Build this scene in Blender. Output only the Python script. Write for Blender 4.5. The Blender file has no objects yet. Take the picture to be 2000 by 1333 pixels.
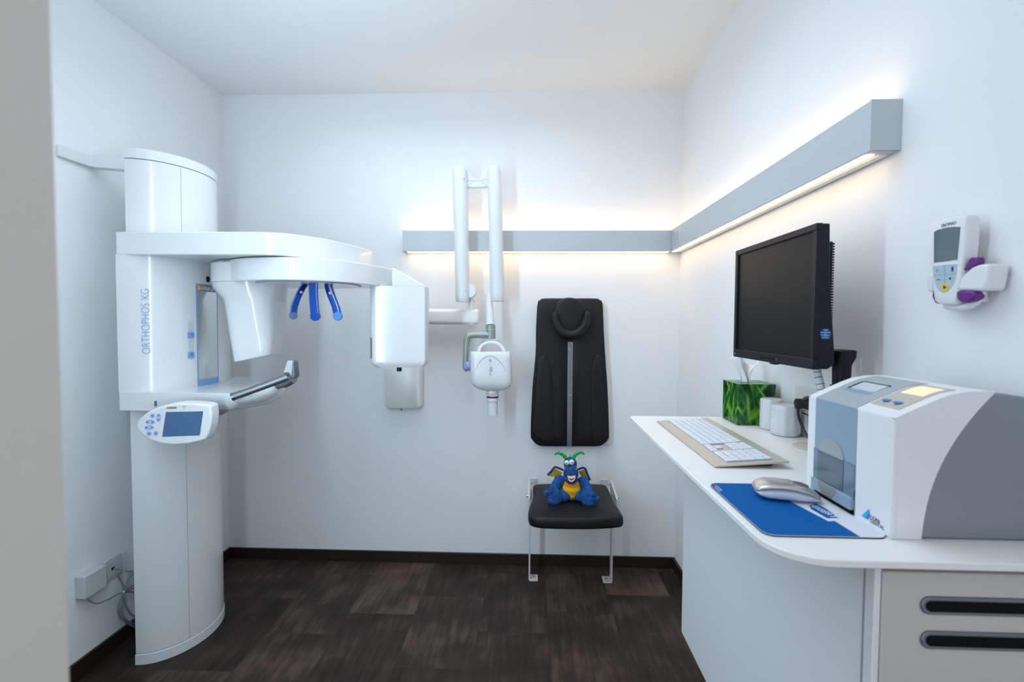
import bpy, bmesh, math, random
from mathutils import Vector, Matrix, Quaternion
from math import sin, cos, pi, radians, sqrt
random.seed(7)
SC = bpy.context.scene
COL = SC.collection

# ------------------------------------------------------------------ camera
F, YAW, PITCH, ROLL, H = 960.0, .0364, -.0377, .0056, 1.36
fw = Vector((-sin(YAW)*cos(PITCH), cos(YAW)*cos(PITCH), sin(PITCH)))
rt = Vector((cos(YAW), sin(YAW), 0)); up = rt.cross(fw)
R2 = rt*cos(ROLL)+up*sin(ROLL); U2 = -rt*sin(ROLL)+up*cos(ROLL)
CAM = Vector((0, 0, H))
cd = bpy.data.cameras.new('camera'); cam = bpy.data.objects.new('camera', cd); COL.objects.link(cam)
cd.sensor_width = 36; cd.lens = F*36/2000; cd.clip_start = .02
cam.matrix_world = Matrix(((R2.x, U2.x, -fw.x, 0), (R2.y, U2.y, -fw.y, 0), (R2.z, U2.z, -fw.z, H), (0, 0, 0, 1)))
SC.camera = cam
cd.dof.use_dof = True; cd.dof.focus_distance = 2.1; cd.dof.aperture_fstop = 4.5

def ray(x, y):
    return R2*((x-1000)/F) - U2*((y-666.5)/F) + fw
def PX(x, y, v): d = ray(x, y); return CAM+d*(v/d.x)
def PY(x, y, v): d = ray(x, y); return CAM+d*(v/d.y)
def PZ(x, y, v): d = ray(x, y); return CAM+d*((v-H)/d.z)
def V(*a): return Vector(a)

# room
XL, XR, YB, ZC = -1.7175, .8105, 2.7164, 2.6114

# ------------------------------------------------------------------ materials
def mat(name, col, rough=.5, metal=0, bump=None, spec=.5, coat=0, emit=None, trans=0, alpha=1, sheen=0, ior=None, var=None):
    m = bpy.data.materials.new(name); m.use_nodes = True
    nt = m.node_tree; b = nt.nodes['Principled BSDF']
    b.inputs['Base Color'].default_value = (*col, 1); b.inputs['Roughness'].default_value = rough
    b.inputs['Metallic'].default_value = metal; b.inputs['Specular IOR Level'].default_value = spec
    b.inputs['Coat Weight'].default_value = coat; b.inputs['Coat Roughness'].default_value = .05
    b.inputs['Transmission Weight'].default_value = trans; b.inputs['Alpha'].default_value = alpha
    b.inputs['Sheen Weight'].default_value = sheen
    if ior: b.inputs['IOR'].default_value = ior
    if emit:
        b.inputs['Emission Color'].default_value = (*emit[0], 1); b.inputs['Emission Strength'].default_value = emit[1]
    tc = nt.nodes.new('ShaderNodeTexCoord')
    if bump:
        n = nt.nodes.new('ShaderNodeTexNoise'); n.inputs['Scale'].default_value = bump[0]; n.inputs['Detail'].default_value = 3
        bp = nt.nodes.new('ShaderNodeBump'); bp.inputs['Strength'].default_value = bump[1]; bp.inputs['Distance'].default_value = bump[2]
        nt.links.new(tc.outputs['Object'], n.inputs['Vector']); nt.links.new(n.outputs['Fac'], bp.inputs['Height'])
        nt.links.new(bp.outputs['Normal'], b.inputs['Normal'])
    if var:
        n = nt.nodes.new('ShaderNodeTexNoise'); n.inputs['Scale'].default_value = var[0]; n.inputs['Detail'].default_value = 4
        r = nt.nodes.new('ShaderNodeValToRGB')
        r.color_ramp.elements[0].position = .35; r.color_ramp.elements[1].position = .65
        r.color_ramp.elements[0].color = (*[c*var[1] for c in col], 1); r.color_ramp.elements[1].color = (*col, 1)
        nt.links.new(tc.outputs['Object'], n.inputs['Vector']); nt.links.new(n.outputs['Fac'], r.inputs['Fac'])
        nt.links.new(r.outputs['Color'], b.inputs['Base Color'])
    return m

M = {}
M['wall'] = mat('wall_paint', (.83, .84, .85), .85, bump=(210, .22, .002), spec=.2, var=(1.3, .985))
M['ceil'] = mat('ceiling_paint', (.84, .845, .85), .9, bump=(90, .1, .003), spec=.2)
M['jamb'] = mat('jamb_paint', (.74, .69, .63), .7, bump=(60, .1, .002), spec=.3)
M['base'] = mat('dark_skirting', (.022, .013, .009), .35, bump=(40, .1, .001))
M['shell'] = mat('white_lacquer', (.74, .755, .765), .19, coat=.25, var=(3, .99))
M['shell2'] = mat('white_plastic', (.73, .745, .76), .28, coat=.2)
M['satin'] = mat('satin_white_plastic', (.72, .735, .75), .4)
M['cream'] = mat('cream_plastic', (.82, .82, .80), .38)
M['slot'] = mat('slot_grey', (.60, .61, .64), .35)
M['seam'] = mat('seam_grey', (.33, .36, .40), .5)
M['steel'] = mat('satin_steel', (.24, .235, .235), .35, 1.0, bump=(200, .05, .0005))
M['dsteel'] = mat('handle_grey', (.20, .215, .235), .42, .8)
M['alu'] = mat('anodised_aluminium', (.50, .545, .575), .55, .15, bump=(300, .03, .0005))
M['black_leather'] = mat('black_leatherette', (.0075, .0075, .008), .5, bump=(700, .2, .0005), spec=.3)
M['black'] = mat('black_plastic', (.0065, .008, .011), .45, bump=(400, .1, .0004), spec=.3)
M['screenoff'] = mat('dark_screen', (.0045, .0042, .0038), .42, spec=.22)
M['desk'] = mat('desk_laminate', (.80, .79, .775), .42, var=(2, .99))
M['panel'] = mat('cabinet_white', (.74, .76, .78), .5)
M['front'] = mat('cabinet_front_greige', (.54, .51, .475), .45)
M['blue'] = mat('royal_blue_fabric', (.0005, .095, .34), .8, bump=(900, .1, .0003), spec=.15)
M['padwhite'] = mat('pad_white', (.66, .67, .73), .7)
M['rubber'] = mat('black_rubber', (.005, .005, .005), .8, spec=.1)
M['bluep'] = mat('blue_translucent', (.0003, .085, .46), .12, coat=.5, emit=None, trans=.25)
M['bluedark'] = mat('dark_blue_insert', (.003, .012, .16), .2)
M['greyblue'] = mat('grey_blue_rubber', (.13, .20, .36), .5)
M['ltblue'] = mat('light_blue_rubber', (.03, .22, .58), .5)
M['blueframe'] = mat('blue_frame', (.19, .36, .68), .3)
M['btn'] = mat('pale_blue_button', (.30, .42, .74), .5)
M['btnmark'] = mat('button_mark', (.02, .05, .22), .5)
M['mirror'] = mat('frosted_mirror', (.70, .73, .71), .16, .9)
M['lcd'] = mat('blue_lcd', (.055, .135, .27), .22, spec=.6)
M['lettering'] = mat('pale_blue_lettering', (.15, .32, .62), .5)
M['orange'] = mat('orange_badge', (.80, .34, .02), .5)
M['greybadge'] = mat('grey_badge', (.24, .25, .25), .5)
M['whiteprint'] = mat('white_print', (.75, .77, .78), .5)
M['blackprint'] = mat('black_print', (.02, .02, .03), .5)
M['purple'] = mat('purple_plastic', (.12, .012, .20), .35)
M['lilac'] = mat('lilac_ring', (.30, .30, .72), .4)
M['greenarm'] = mat('grey_green_metal', (.30, .34, .315), .32, .25)
M['cream_metal'] = mat('cream_powder_coat', (.66, .64, .60), .45)
M['offmetal'] = mat('bolt_metal', (.5, .52, .54), .25, 1)
M['key'] = mat('white_key', (.70, .72, .78), .45)
M['keyshade'] = mat('key_gap_shade_grey', (.16, .17, .20), .5)  # shade between the keys, put into the colour
M['kbd'] = mat('champagne_aluminium', (.60, .535, .455), .33, .55, bump=(500, .05, .0003))
M['mouse_top'] = mat('silver_champagne', (.55, .52, .49), .25, .6)
M['mouse_side'] = mat('pale_silver_side', (.55, .60, .72), .3)
M['tissue'] = mat('tissue_paper', (.86, .86, .86), .9, bump=(40, .3, .004))
M['plwrap'] = mat('clear_plastic_wrap', (.85, .86, .90), .18, trans=.25, bump=(60, .5, .004), coat=.4)
M['grommet'] = mat('beige_plastic', (.55, .52, .42), .4)
M['printwhite'] = mat('printer_white', (.76, .78, .80), .38)
M['printgrey'] = mat('printer_grey', (.215, .245, .275), .5, bump=(600, .1, .0003))
M['printblue'] = mat('printer_blue_grey', (.25, .35, .44), .35)
M['printdark'] = mat('smoked_plastic', (.060, .105, .155), .12, coat=.4)
M['printmid'] = mat('smoked_plastic_light', (.115, .185, .27), .12, coat=.4)
M['display_warm'] = mat('lit_display', (.8, .6, .4), .4, emit=((1.0, .72, .42), .45))
M['keypad'] = mat('beige_keypad', (.50, .46, .41), .5)
M['logoblue'] = mat('logo_blue', (.01, .22, .55), .4)
M['logocyan'] = mat('logo_cyan', (.02, .42, .74), .4)
M['btnblue'] = mat('button_blue', (.02, .22, .62), .35)
M['yellow'] = mat('yellow_button', (.80, .52, .02), .4)
M['guide'] = mat('glassy_grey', (.34, .36, .38), .15)
M['plug'] = mat('black_plug', (.01, .01, .012), .35)
M['socket'] = mat('socket_plastic', (.74, .75, .75), .35)
M['junction'] = mat('junction_box_plastic', (.56, .58, .59), .45)
M['cable'] = mat('grey_cable', (.20, .26, .27), .45)
M['spiral'] = mat('spiral_wrap', (.62, .65, .74), .4)
M['plush'] = mat('blue_plush', (.003, .10, .36), .95, bump=(220, 1, .006), sheen=.05, var=(55, .5))
M['plushdark'] = mat('navy_plush', (.006, .02, .20), .9, bump=(220, .8, .004), sheen=.2)
M['horn'] = mat('green_felt', (.006, .36, .05), .85, bump=(300, .4, .002))
M['wing'] = mat('yellow_felt', (.45, .33, .01), .9, bump=(200, .6, .003), var=(40, .7))
M['eye'] = mat('white_eye', (.85, .85, .85), .15)
M['red'] = mat('red_spot', (.62, .02, .03), .6)
M['gum'] = mat('pink_gum', (.62, .13, .10), .4)
M['tooth'] = mat('tooth_white', (.85, .84, .80), .25)
M['lightstrip'] = mat('led_strip', (1, .85, .6), .5, emit=((1.0, .67, .38), 8.5))
M['dot'] = mat('screw_cover', (.55, .58, .60), .5)

def belly_mat():
    m = mat('striped_belly', (.85, .5, .02), .9, bump=(200, .6, .003)); nt = m.node_tree; b = nt.nodes['Principled BSDF']
    tc = nt.nodes.new('ShaderNodeTexCoord'); w = nt.nodes.new('ShaderNodeTexWave'); w.wave_type = 'BANDS'; w.bands_direction = 'Z'
    w.inputs['Scale'].default_value = 9.5; w.inputs['Distortion'].default_value = .6; w.inputs['Phase Offset'].default_value = 1.2
    r = nt.nodes.new('ShaderNodeValToRGB'); r.color_ramp.interpolation = 'LINEAR'
    r.color_ramp.elements[0].position = .42; r.color_ramp.elements[0].color = (.80, .27, .008, 1)
    r.color_ramp.elements[1].position = .58; r.color_ramp.elements[1].color = (.82, .56, .01, 1)
    nt.links.new(tc.outputs['Object'], w.inputs['Vector']); nt.links.new(w.outputs['Fac'], r.inputs['Fac']); nt.links.new(r.outputs['Color'], b.inputs['Base Color'])
    return m
M['belly'] = belly_mat()

def floor_mat():
    m = bpy.data.materials.new('vinyl_tile_floor'); m.use_nodes = True; nt = m.node_tree; b = nt.nodes['Principled BSDF']
    N = nt.nodes.new; L = nt.links.new
    tc = N('ShaderNodeTexCoord'); sp = N('ShaderNodeSeparateXYZ'); L(tc.outputs['Object'], sp.inputs[0])
    def ma(op, a, b_=None, c=None):
        n = N('ShaderNodeMath'); n.operation = op
        for i, v in enumerate((a, b_, c)):
            if v is None: continue
            if isinstance(v, (int, float)): n.inputs[i].default_value = v
            else: L(v, n.inputs[i])
        return n.outputs[0]
    u = ma('DIVIDE', ma('SUBTRACT', sp.outputs['X'], .09), .3085)
    ci = ma('FLOOR', u); fu = ma('FRACT', u)
    wn = N('ShaderNodeTexWhiteNoise'); wn.noise_dimensions = '1D'; L(ma('ADD', ci, 3.3), wn.inputs['W'])
    ci1 = ma('ADD', ci, 1); g = ma('FLOOR', ma('DIVIDE', ci1, 3)); mm = ma('SUBTRACT', ma('SUBTRACT', ci1, ma('MULTIPLY', g, 3)), 1)
    off = ma('ADD', ma('ADD', 2.265, ma('MULTIPLY', mm, .16)), ma('MULTIPLY', g, .05))
    # neighbouring columns step by about a quarter of a tile
    v = ma('DIVIDE', ma('SUBTRACT', sp.outputs['Y'], off), .509)
    ri = ma('FLOOR', v); fv = ma('FRACT', v)
    wn2 = N('ShaderNodeTexWhiteNoise'); wn2.noise_dimensions = '2D'
    cb = N('ShaderNodeCombineXYZ'); L(ci, cb.inputs[0]); L(ri, cb.inputs[1]); L(cb.outputs[0], wn2.inputs['Vector'])
    du = ma('MULTIPLY', ma('MINIMUM', fu, ma('SUBTRACT', 1, fu)), .3085)
    dv = ma('MULTIPLY', ma('MINIMUM', fv, ma('SUBTRACT', 1, fv)), .509)
    seam = ma('LESS_THAN', ma('MINIMUM', du, dv), .0011)
    mp = N('ShaderNodeMapping'); mp.inputs['Scale'].default_value = (26, 2.6, 1); 
    cb2 = N('ShaderNodeCombineXYZ'); L(ma('MULTIPLY', wn2.outputs['Value'], 3.7), cb2.inputs[0]); L(ma('MULTIPLY', wn2.outputs['Value'], 9.1), cb2.inputs[1])
    ad = N('ShaderNodeVectorMath'); ad.operation = 'ADD'; L(tc.outputs['Object'], ad.inputs[0]); L(cb2.outputs[0], ad.inputs[1])
    L(ad.outputs[0], mp.inputs['Vector'])
    n1 = N('ShaderNodeTexNoise'); n1.inputs['Scale'].default_value = 1.6; n1.inputs['Detail'].default_value = 8; n1.inputs['Roughness'].default_value = .68; L(mp.outputs[0], n1.inputs['Vector'])
    n2 = N('ShaderNodeTexNoise'); n2.inputs['Scale'].default_value = 5.5; n2.inputs['Detail'].default_value = 5; L(ad.outputs[0], n2.inputs['Vector'])
    f = ma('ADD', ma('MULTIPLY', n1.outputs['Fac'], .5), ma('MULTIPLY', n2.outputs['Fac'], .5))
    f = ma('ADD', f, ma('MULTIPLY', ma('SUBTRACT', wn2.outputs['Value'], .5), .20))
    r = N('ShaderNodeValToRGB'); e = r.color_ramp.elements
    e[0].position = .33; e[0].color = (.013, .008, .006, 1); e[1].position = .72; e[1].color = (.115, .080, .056, 1)
    x = e.new(.52); x.color = (.040, .0265, .020, 1)
    L(f, r.inputs['Fac'])
    mx = N('ShaderNodeMix'); mx.data_type = 'RGBA'; L(seam, mx.inputs['Factor']); L(r.outputs['Color'], mx.inputs['A'])
    mx.inputs['B'].default_value = (.018, .012, .010, 1)
    mf = ma('MULTIPLY', seam, .6); L(mf, mx.inputs['Factor'])
    L(mx.outputs['Result'], b.inputs['Base Color'])
    b.inputs['Roughness'].default_value = .55; b.inputs['Specular IOR Level'].default_value = .22
    bp = N('ShaderNodeBump'); bp.inputs['Strength'].default_value = .25; bp.inputs['Distance'].default_value = .002
    L(n1.outputs['Fac'], bp.inputs['Height']); L(bp.outputs['Normal'], b.inputs['Normal'])
    return m
M['floor'] = floor_mat()

def grass_mat():
    m = bpy.data.materials.new('grass_print'); m.use_nodes = True; nt = m.node_tree; b = nt.nodes['Principled BSDF']; N = nt.nodes.new; L = nt.links.new
    tc = N('ShaderNodeTexCoord'); last = None
    sx = N('ShaderNodeSeparateXYZ'); L(tc.outputs['Object'], sx.inputs[0])
    def ma(op, a, b_):
        n = N('ShaderNodeMath'); n.operation = op
        for i, v in enumerate((a, b_)):
            if isinstance(v, (int, float)): n.inputs[i].default_value = v
            else: L(v, n.inputs[i])
        return n.outputs[0]
    S_ = ma('ADD', sx.outputs['X'], sx.outputs['Y'])
    for th, fu, fv, off in ((.62, 60, 9, 0), (-.75, 52, 8, 3.1), (.16, 75, 8, 7.7), (-.35, 66, 9, 11.3)):
        u = ma('ADD', ma('MULTIPLY', S_, cos(th)), ma('MULTIPLY', sx.outputs['Z'], sin(th)))
        v = ma('SUBTRACT', ma('MULTIPLY', sx.outputs['Z'], cos(th)), ma('MULTIPLY', S_, sin(th)))
        cb = N('ShaderNodeCombineXYZ'); L(ma('MULTIPLY', u, fu), cb.inputs[0]); L(ma('MULTIPLY', v, fv), cb.inputs[1]); cb.inputs[2].default_value = off
        n = N('ShaderNodeTexNoise'); n.inputs['Scale'].default_value = 1.0; n.inputs['Detail'].default_value = .5; L(cb.outputs[0], n.inputs['Vector'])
        r = N('ShaderNodeValToRGB'); e = r.color_ramp.elements
        e[0].position = .46; e[0].color = (.001, .014, .003, 1); e[1].position = .72; e[1].color = (.16, .40, .03, 1)
        x = e.new(.55); x.color = (.003, .055, .006, 1); x = e.new(.64); x.color = (.015, .16, .012, 1)
        L(n.outputs['Fac'], r.inputs['Fac'])
        if last is None: last = r.outputs['Color']
        else:
            mx = N('ShaderNodeMix'); mx.data_type = 'RGBA'; mx.blend_type = 'LIGHTEN'; mx.inputs['Factor'].default_value = .8
            L(last, mx.inputs['A']); L(r.outputs['Color'], mx.inputs['B']); last = mx.outputs['Result']
    L(last, b.inputs['Base Color']); b.inputs['Roughness'].default_value = .22
    return m
M['grass'] = grass_mat()

# ------------------------------------------------------------------ mesh tools
WLOC = {}
class MB:
    def __init__(s): s.bm = bmesh.new()
    def poly(s, pts):
        return s.bm.faces.new([s.bm.verts.new(p) for p in pts])
    def box(s, a, b):
        x0, y0, z0 = a; x1, y1, z1 = b
        v = [s.bm.verts.new(p) for p in ((x0, y0, z0), (x1, y0, z0), (x1, y1, z0), (x0, y1, z0), (x0, y0, z1), (x1, y0, z1), (x1, y1, z1), (x0, y1, z1))]
        for f in ((3, 2, 1, 0), (4, 5, 6, 7), (0, 1, 5, 4), (1, 2, 6, 5), (2, 3, 7, 6), (3, 0, 4, 7)): s.bm.faces.new([v[i] for i in f])
        return s
    def prism(s, pts, ext):
        ext = Vector(ext); a = [s.bm.verts.new(p) for p in pts]; b = [s.bm.verts.new(Vector(p)+ext) for p in pts]; n = len(a)
        s.bm.faces.new(a); s.bm.faces.new(list(reversed(b)))
        for i in range(n): s.bm.faces.new((a[i], b[i], b[(i+1) % n], a[(i+1) % n]))
        return s
    def loft(s, rings, caps=True, closed=True):
        R = [[s.bm.verts.new(p) for p in r] for r in rings]; n = len(R[0])
        for a, b in zip(R, R[1:]):
            for i in range(n if closed else n-1): s.bm.faces.new((a[i], a[(i+1) % n], b[(i+1) % n], b[i]))
        if caps and closed: s.bm.faces.new(list(reversed(R[0]))); s.bm.faces.new(R[-1])
        return s
    def tube(s, pts, rad, n=12, caps=True, flat=1.0, upv=None):
        pts = [Vector(p) for p in pts]; m = len(pts)
        if not hasattr(rad, '__len__'): rad = [rad]*m
        rings = []; prev = None
        for i, p in enumerate(pts):
            t = (pts[min(i+1, m-1)]-pts[max(i-1, 0)]).normalized()
            if prev is None:
                u = Vector(upv) if upv else (Vector((0, 0, 1)) if abs(t.z) < .9 else Vector((1, 0, 0)))
            else: u = prev
            u = (u-t*u.dot(t)).normalized(); prev = u; w = t.cross(u)
            rings.append([p+(u*cos(2*pi*k/n)+w*sin(2*pi*k/n)*flat)*rad[i] for k in range(n)])
        return s.loft(rings, caps)
    def cyl(s, a, b, r, n=32, r2=None):
        return s.tube([a, b], [r, r if r2 is None else r2], n)
    def lathe(s, c, prof, axis=(0, 0, 1), n=32):
        c = Vector(c); ax = Vector(axis).normalized(); u = ax.orthogonal().normalized(); w = ax.cross(u)
        return s.loft([[c+ax*z+(u*cos(2*pi*k/n)+w*sin(2*pi*k/n))*max(r, 1e-5) for k in range(n)] for r, z in prof])
    def ell(s, c, r, rot=None, nu=20, nv=14):
        mt = Matrix.Translation(Vector(c)) @ ((rot or Matrix.Identity(3)).to_4x4()) @ Matrix.Diagonal((*r, 1))
        bmesh.ops.create_uvsphere(s.bm, u_segments=nu, v_segments=nv, radius=1, matrix=mt); return s
    def build(s, name, m, parent=None, bevel=0, seg=2, smooth=True, ang=35, remesh=0, keep=False, sub=0, label=None):
        bm = s.bm; bmesh.ops.recalc_face_normals(bm, faces=bm.faces[:])
        me = bpy.data.meshes.new(name); bm.verts.ensure_lookup_table()
        lo = Vector([min(v.co[i] for v in bm.verts) for i in range(3)]); hi = Vector([max(v.co[i] for v in bm.verts) for i in range(3)])
        c = Vector() if keep else (lo+hi)/2
        for v in bm.verts: v.co -= c
        bm.to_mesh(me); bm.free()
        if smooth:
            me.polygons.foreach_set('use_smooth', [True]*len(me.polygons)); me.set_sharp_from_angle(angle=radians(ang))
        me.materials.append(M[m] if isinstance(m, str) else m)
        o = bpy.data.objects.new(name, me); COL.objects.link(o)
        if parent: o.parent = parent; o.location = c-WLOC[parent.name]
        else: o.location = c
        WLOC[o.name] = c
        if remesh:
            d = o.modifiers.new('remesh', 'REMESH'); d.mode = 'VOXEL'; d.voxel_size = remesh; d.use_smooth_shade = True
            d = o.modifiers.new('smooth', 'SMOOTH'); d.iterations = 2; d.factor = .5
        if bevel:
            d = o.modifiers.new('bevel', 'BEVEL'); d.width = bevel; d.segments = seg; d.limit_method = 'ANGLE'; d.angle_limit = radians(30); d.harden_normals = False
        if sub: d = o.modifiers.new('sub', 'SUBSURF'); d.levels = sub; d.render_levels = sub
        if label: o['label'] = label
        return o
def thing(name, loc, label, cat, group=None):
    o = bpy.data.objects.new(name, None); COL.objects.link(o); o.empty_display_size = .05; o.location = loc; WLOC[o.name] = Vector(loc)
    o['label'] = label; o['category'] = cat
    if group: o['group'] = group
    return o
def tag(o, label, cat, group=None):
    o['label'] = label; o['category'] = cat
    if group: o['group'] = group
    return o
def struct(o): o['kind'] = 'structure'; return o
def spline(pts, k=6):
    pts = [Vector(p) for p in pts]; out = []
    for i in range(len(pts)-1):
        p0 = pts[max(i-1, 0)]; p1 = pts[i]; p2 = pts[i+1]; p3 = pts[min(i+2, len(pts)-1)]
        for j in range(k):
            t = j/k; out.append(.5*((2*p1)+(p2-p0)*t+(2*p0-5*p1+4*p2-p3)*t*t+(-p0+3*p1-3*p2+p3)*t**3))
    out.append(pts[-1]); return out
def rrect(w, h, r, n=6):
    """rounded rectangle centred on 0, in 2D; r may be one radius or four (bl, br, tr, tl)"""
    if not hasattr(r, '__len__'): r = [r]*4
    out = []
    for (sx, sy, a0, q) in ((-1, -1, pi, r[0]), (1, -1, 1.5*pi, r[1]), (1, 1, 0, r[2]), (-1, 1, .5*pi, r[3])):
        for k in range(n+1):
            a = a0+k/n*pi/2; out.append((sx*(w/2-q)+q*cos(a), sy*(h/2-q)+q*sin(a)))
    return out
def plane_pts(o, r, u, pts2): return [Vector(o)+Vector(r)*a+Vector(u)*b for a, b in pts2]
def text(name, s, o, r, u, size, m, parent=None, depth=.0004, align='LEFT', stretch=1.0, thin=0):
    c = bpy.data.curves.new(name, 'FONT'); c.body = s; c.size = size; c.extrude = depth; c.align_x = align; c.align_y = 'CENTER'; c.offset = thin; c.resolution_u = 3
    t = bpy.data.objects.new(name+'_curve', c); COL.objects.link(t)
    dg = bpy.context.evaluated_depsgraph_get(); me = bpy.data.meshes.new_from_object(t.evaluated_get(dg)); bpy.data.objects.remove(t)
    r = Vector(r).normalized(); u = Vector(u); u = (u-r*u.dot(r)).normalized(); n = r.cross(u); o = Vector(o)
    for v in me.vertices: v.co = o+r*v.co.x*stretch+u*v.co.y+n*(v.co.z)
    cc = sum((v.co for v in me.vertices), Vector())/max(1, len(me.vertices))
    for v in me.vertices: v.co -= cc
    me.materials.clear(); me.materials.append(M[m]); me.name = name
    ob = bpy.data.objects.new(name, me); COL.objects.link(ob)
    if parent: ob.parent = parent; ob.location = cc-WLOC[parent.name]
    else: ob.location = cc
    WLOC[ob.name] = cc
    return ob

# ------------------------------------------------------------------ room shell
T = .12
struct(MB().box((XL-T, -1.6, -.1), (XR+T, YB+T, 0)).build('floor', 'floor', keep=True, smooth=False))
struct(MB().box((XL-T, -.2, ZC), (XR+T, YB+T, ZC+.1)).build('ceiling', 'ceil', smooth=False))
struct(MB().box((XL-T, -1.6, 0), (XL, YB+T, ZC)).build('wall_left', 'wall', smooth=False))
struct(MB().box((XL, YB, 0), (XR, YB+T, ZC)).build('wall_back', 'wall', smooth=False))
struct(MB().box((XR, -1.6, 0), (XR+T, YB+T, ZC)).build('wall_right', 'wall', smooth=False))
jx = -.28
struct(MB()  .box((XL, .02, 0), (jx, .2835, ZC)).build('wall_front', 'jamb', bevel=.002, smooth=False))
bh, bt = .062, .012
struct(MB().box((XL, YB-bt, 0), (XR, YB, bh)).build('baseboard_back', 'base', bevel=.002))
struct(MB().box((XL, .2835, 0), (XL+bt, YB-bt, bh)).build('baseboard_left', 'base', bevel=.002))
struct(MB().box((XR-bt, -.2, 0), (XR, YB-bt, bh)).build('baseboard_right', 'base', bevel=.002))

# ------------------------------------------------------------------ light rails
zt, zb = 1.853, 1.742
def rail(lo, hi, axis, label, ends):
    t = thing('light_rail', ((lo[0]+hi[0])/2, (lo[1]+hi[1])/2, zb), label, 'wall light', 'slim grey light rails with warm strips')
    MB().box(lo, hi).build('housing', 'alu', t, bevel=.0012, seg=1)
    return t
rb = rail((-.690, 2.650, zb), (.745, YB, zt), 'x', 'short grey light rail along the back wall with warm glow above and below', 0)
rr = rail((.745, 1.122, zb), (XR, YB, zt), 'y', 'long grey light rail rising along the right wall above the monitor', 0)
MB().box((-.693, 2.650, zb-.004), (-.690, YB, zt+.001)).build('end_cap', 'shell2', rb)
for z0, z1 in ((zt-.001, zt+.0025), (zb-.0025, zb+.001)):
    MB().box((-.67, 2.664, z0), (.735, 2.692, z1)).build('light_strip', 'lightstrip', rb, smooth=False)
    MB().box((.754, 1.15, z0), (.771, 2.66, z1)).build('light_strip', 'lightstrip', rr, smooth=False)
    MB().box((.781, 1.15, z0), (.800, 2.66, z1)).build('light_strip', 'cream', rr, smooth=False)
MB().box((.7435, 1.1225, zb), (XR, 1.125, zt)).build('end_cap', 'alu', rr)
# pale joint of the right rail near the corner
MB().box((.7444, 2.50, zb+.02), (.7452, 2.506, zt-.012)).build('joint', 'whiteprint', rr)

# ------------------------------------------------------------------ panoramic x-ray machine
PM = thing('panoramic_xray_machine', (-1.5, 2.04, 0), 'tall white column-mounted panoramic x-ray machine with blue head supports at the left wall', 'x-ray machine')
def dshape(xb, b, yc, a, z, n=28, p=2.0):
    return [V(xb+b*max(cos(t), 0)**(2/p), yc+a*math.copysign(abs(sin(t))**(2/p), sin(t)), z) for t in [-pi/2+pi*k/n for k in range(n+1)]]
CXB, CB, CYC, CA = -1.545, .172, 2.05, .216
col = MB().loft([dshape(CXB, CB, CYC, CA, z) for z in (.045, 1.975)]).build('column', 'shell', PM, bevel=.002, seg=1)
MB().loft([dshape(CXB-.001, CB+.003, CYC, CA+.003, z) for z in (0, .0435)]).build('column_base', 'satin', PM, bevel=.002, seg=1)
MB().loft([dshape(CXB-.001, CB+.002, CYC, CA+.002, 1.977), dshape(CXB-.001, CB+.002, CYC, CA+.002, 2.01), dshape(CXB, CB-.004, CYC, CA-.004, 2.016)]).build('column_cap', 'shell', PM)
ta = -pi/2+1.02   # vertical seam of the column
p = V(CXB+CB*cos(ta), CYC+CA*sin(ta), 0); nn = V(cos(ta)/CB, sin(ta)/CA, 0).normalized(); tt = V(-nn.y, nn.x, 0)
MB().prism([p+nn*.0005+tt*.0008+V(0, 0, .046), p+nn*.0005-tt*.0008+V(0, 0, .046), p-nn*.002-tt*.0008+V(0, 0, .046), p-nn*.002+tt*.0008+V(0, 0, .046)], (0, 0, 1.925)).build('column_seam', 'seam', PM)
# wall bracket at the top
zk = 1.995
MB().prism([V(XL, 1.74, zk-.042), V(XL+.012, 1.74, zk-.042), V(-1.70, 1.865, zk-.042), V(-1.54, 1.925, zk-.042), V(-1.54, 1.96, zk-.042), V(XL, 1.90, zk-.042)], (0, 0, .042)).build('mounting_bracket', 'shell2', PM, bevel=.002)

# carriage
EXB, EB, EYC, EA, EP = -1.54, .190, 2.04, .26, 2.5
ZP, ZA = 1.092, 1.603
def ehit(x, y, out=0.0):
    """first point where a sight line meets the curved carriage cover"""
    d = ray(x, y); B, A = EB+out, EA+out
    def f(t):
        p = CAM+d*t; return (max(p.x-EXB, 0)/B)**EP+(abs(p.y-EYC)/A)**EP-1
    t = 1.5; step = .002; best = (9, t)
    while t < 2.8:
        v = f(t)
        if v < best[0]: best = (v, t)
        if v < 0:
            lo, hi = t-step, t
            for _ in range(24):
                m_ = (lo+hi)/2
                if f(m_) < 0: hi = m_
                else: lo = m_
            return CAM+d*hi
        t += step
    return CAM+d*best[1]
carr = MB().loft([dshape(EXB, EB, EYC, EA, z, 60, EP) for z in (ZP-.002, ZA+.002)]).build('carriage_cover', 'shell', PM)
def strip_on(px0, px1, z0, z1, out, n=8):
    a = MB(); A = []; B = []
    for k in range(n+1):
        q = ehit(px0+(px1-px0)*k/n, 640, out); A.append(V(q.x, q.y, z0)); B.append(V(q.x, q.y, z1))
    rin = [V(p.x-.006, p.y+.002, p.z) for p in A]; rin2 = [V(p.x-.006, p.y+.002, p.z) for p in B]
    rings = [[A[k], B[k], rin2[k], rin[k]] for k in range(n+1)]
    return a.loft(rings)
def zat(px, py): return ehit(px, py).z
zm1, zm0 = zat(384, 554), zat(386, 755)
mf = strip_on(384, 425.5, zm0, zm1, .0012).build('mirror_frame', 'blueframe', PM, ang=60)
strip_on(386.5, 424, zm0+.026, zm1-.030, .0022).build('mirror', 'mirror', PM, ang=60)
strip_on(387, 392.2, zm1-.028, zm1-.002, .0024).build('badge', 'orange', mf, ang=60)
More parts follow.
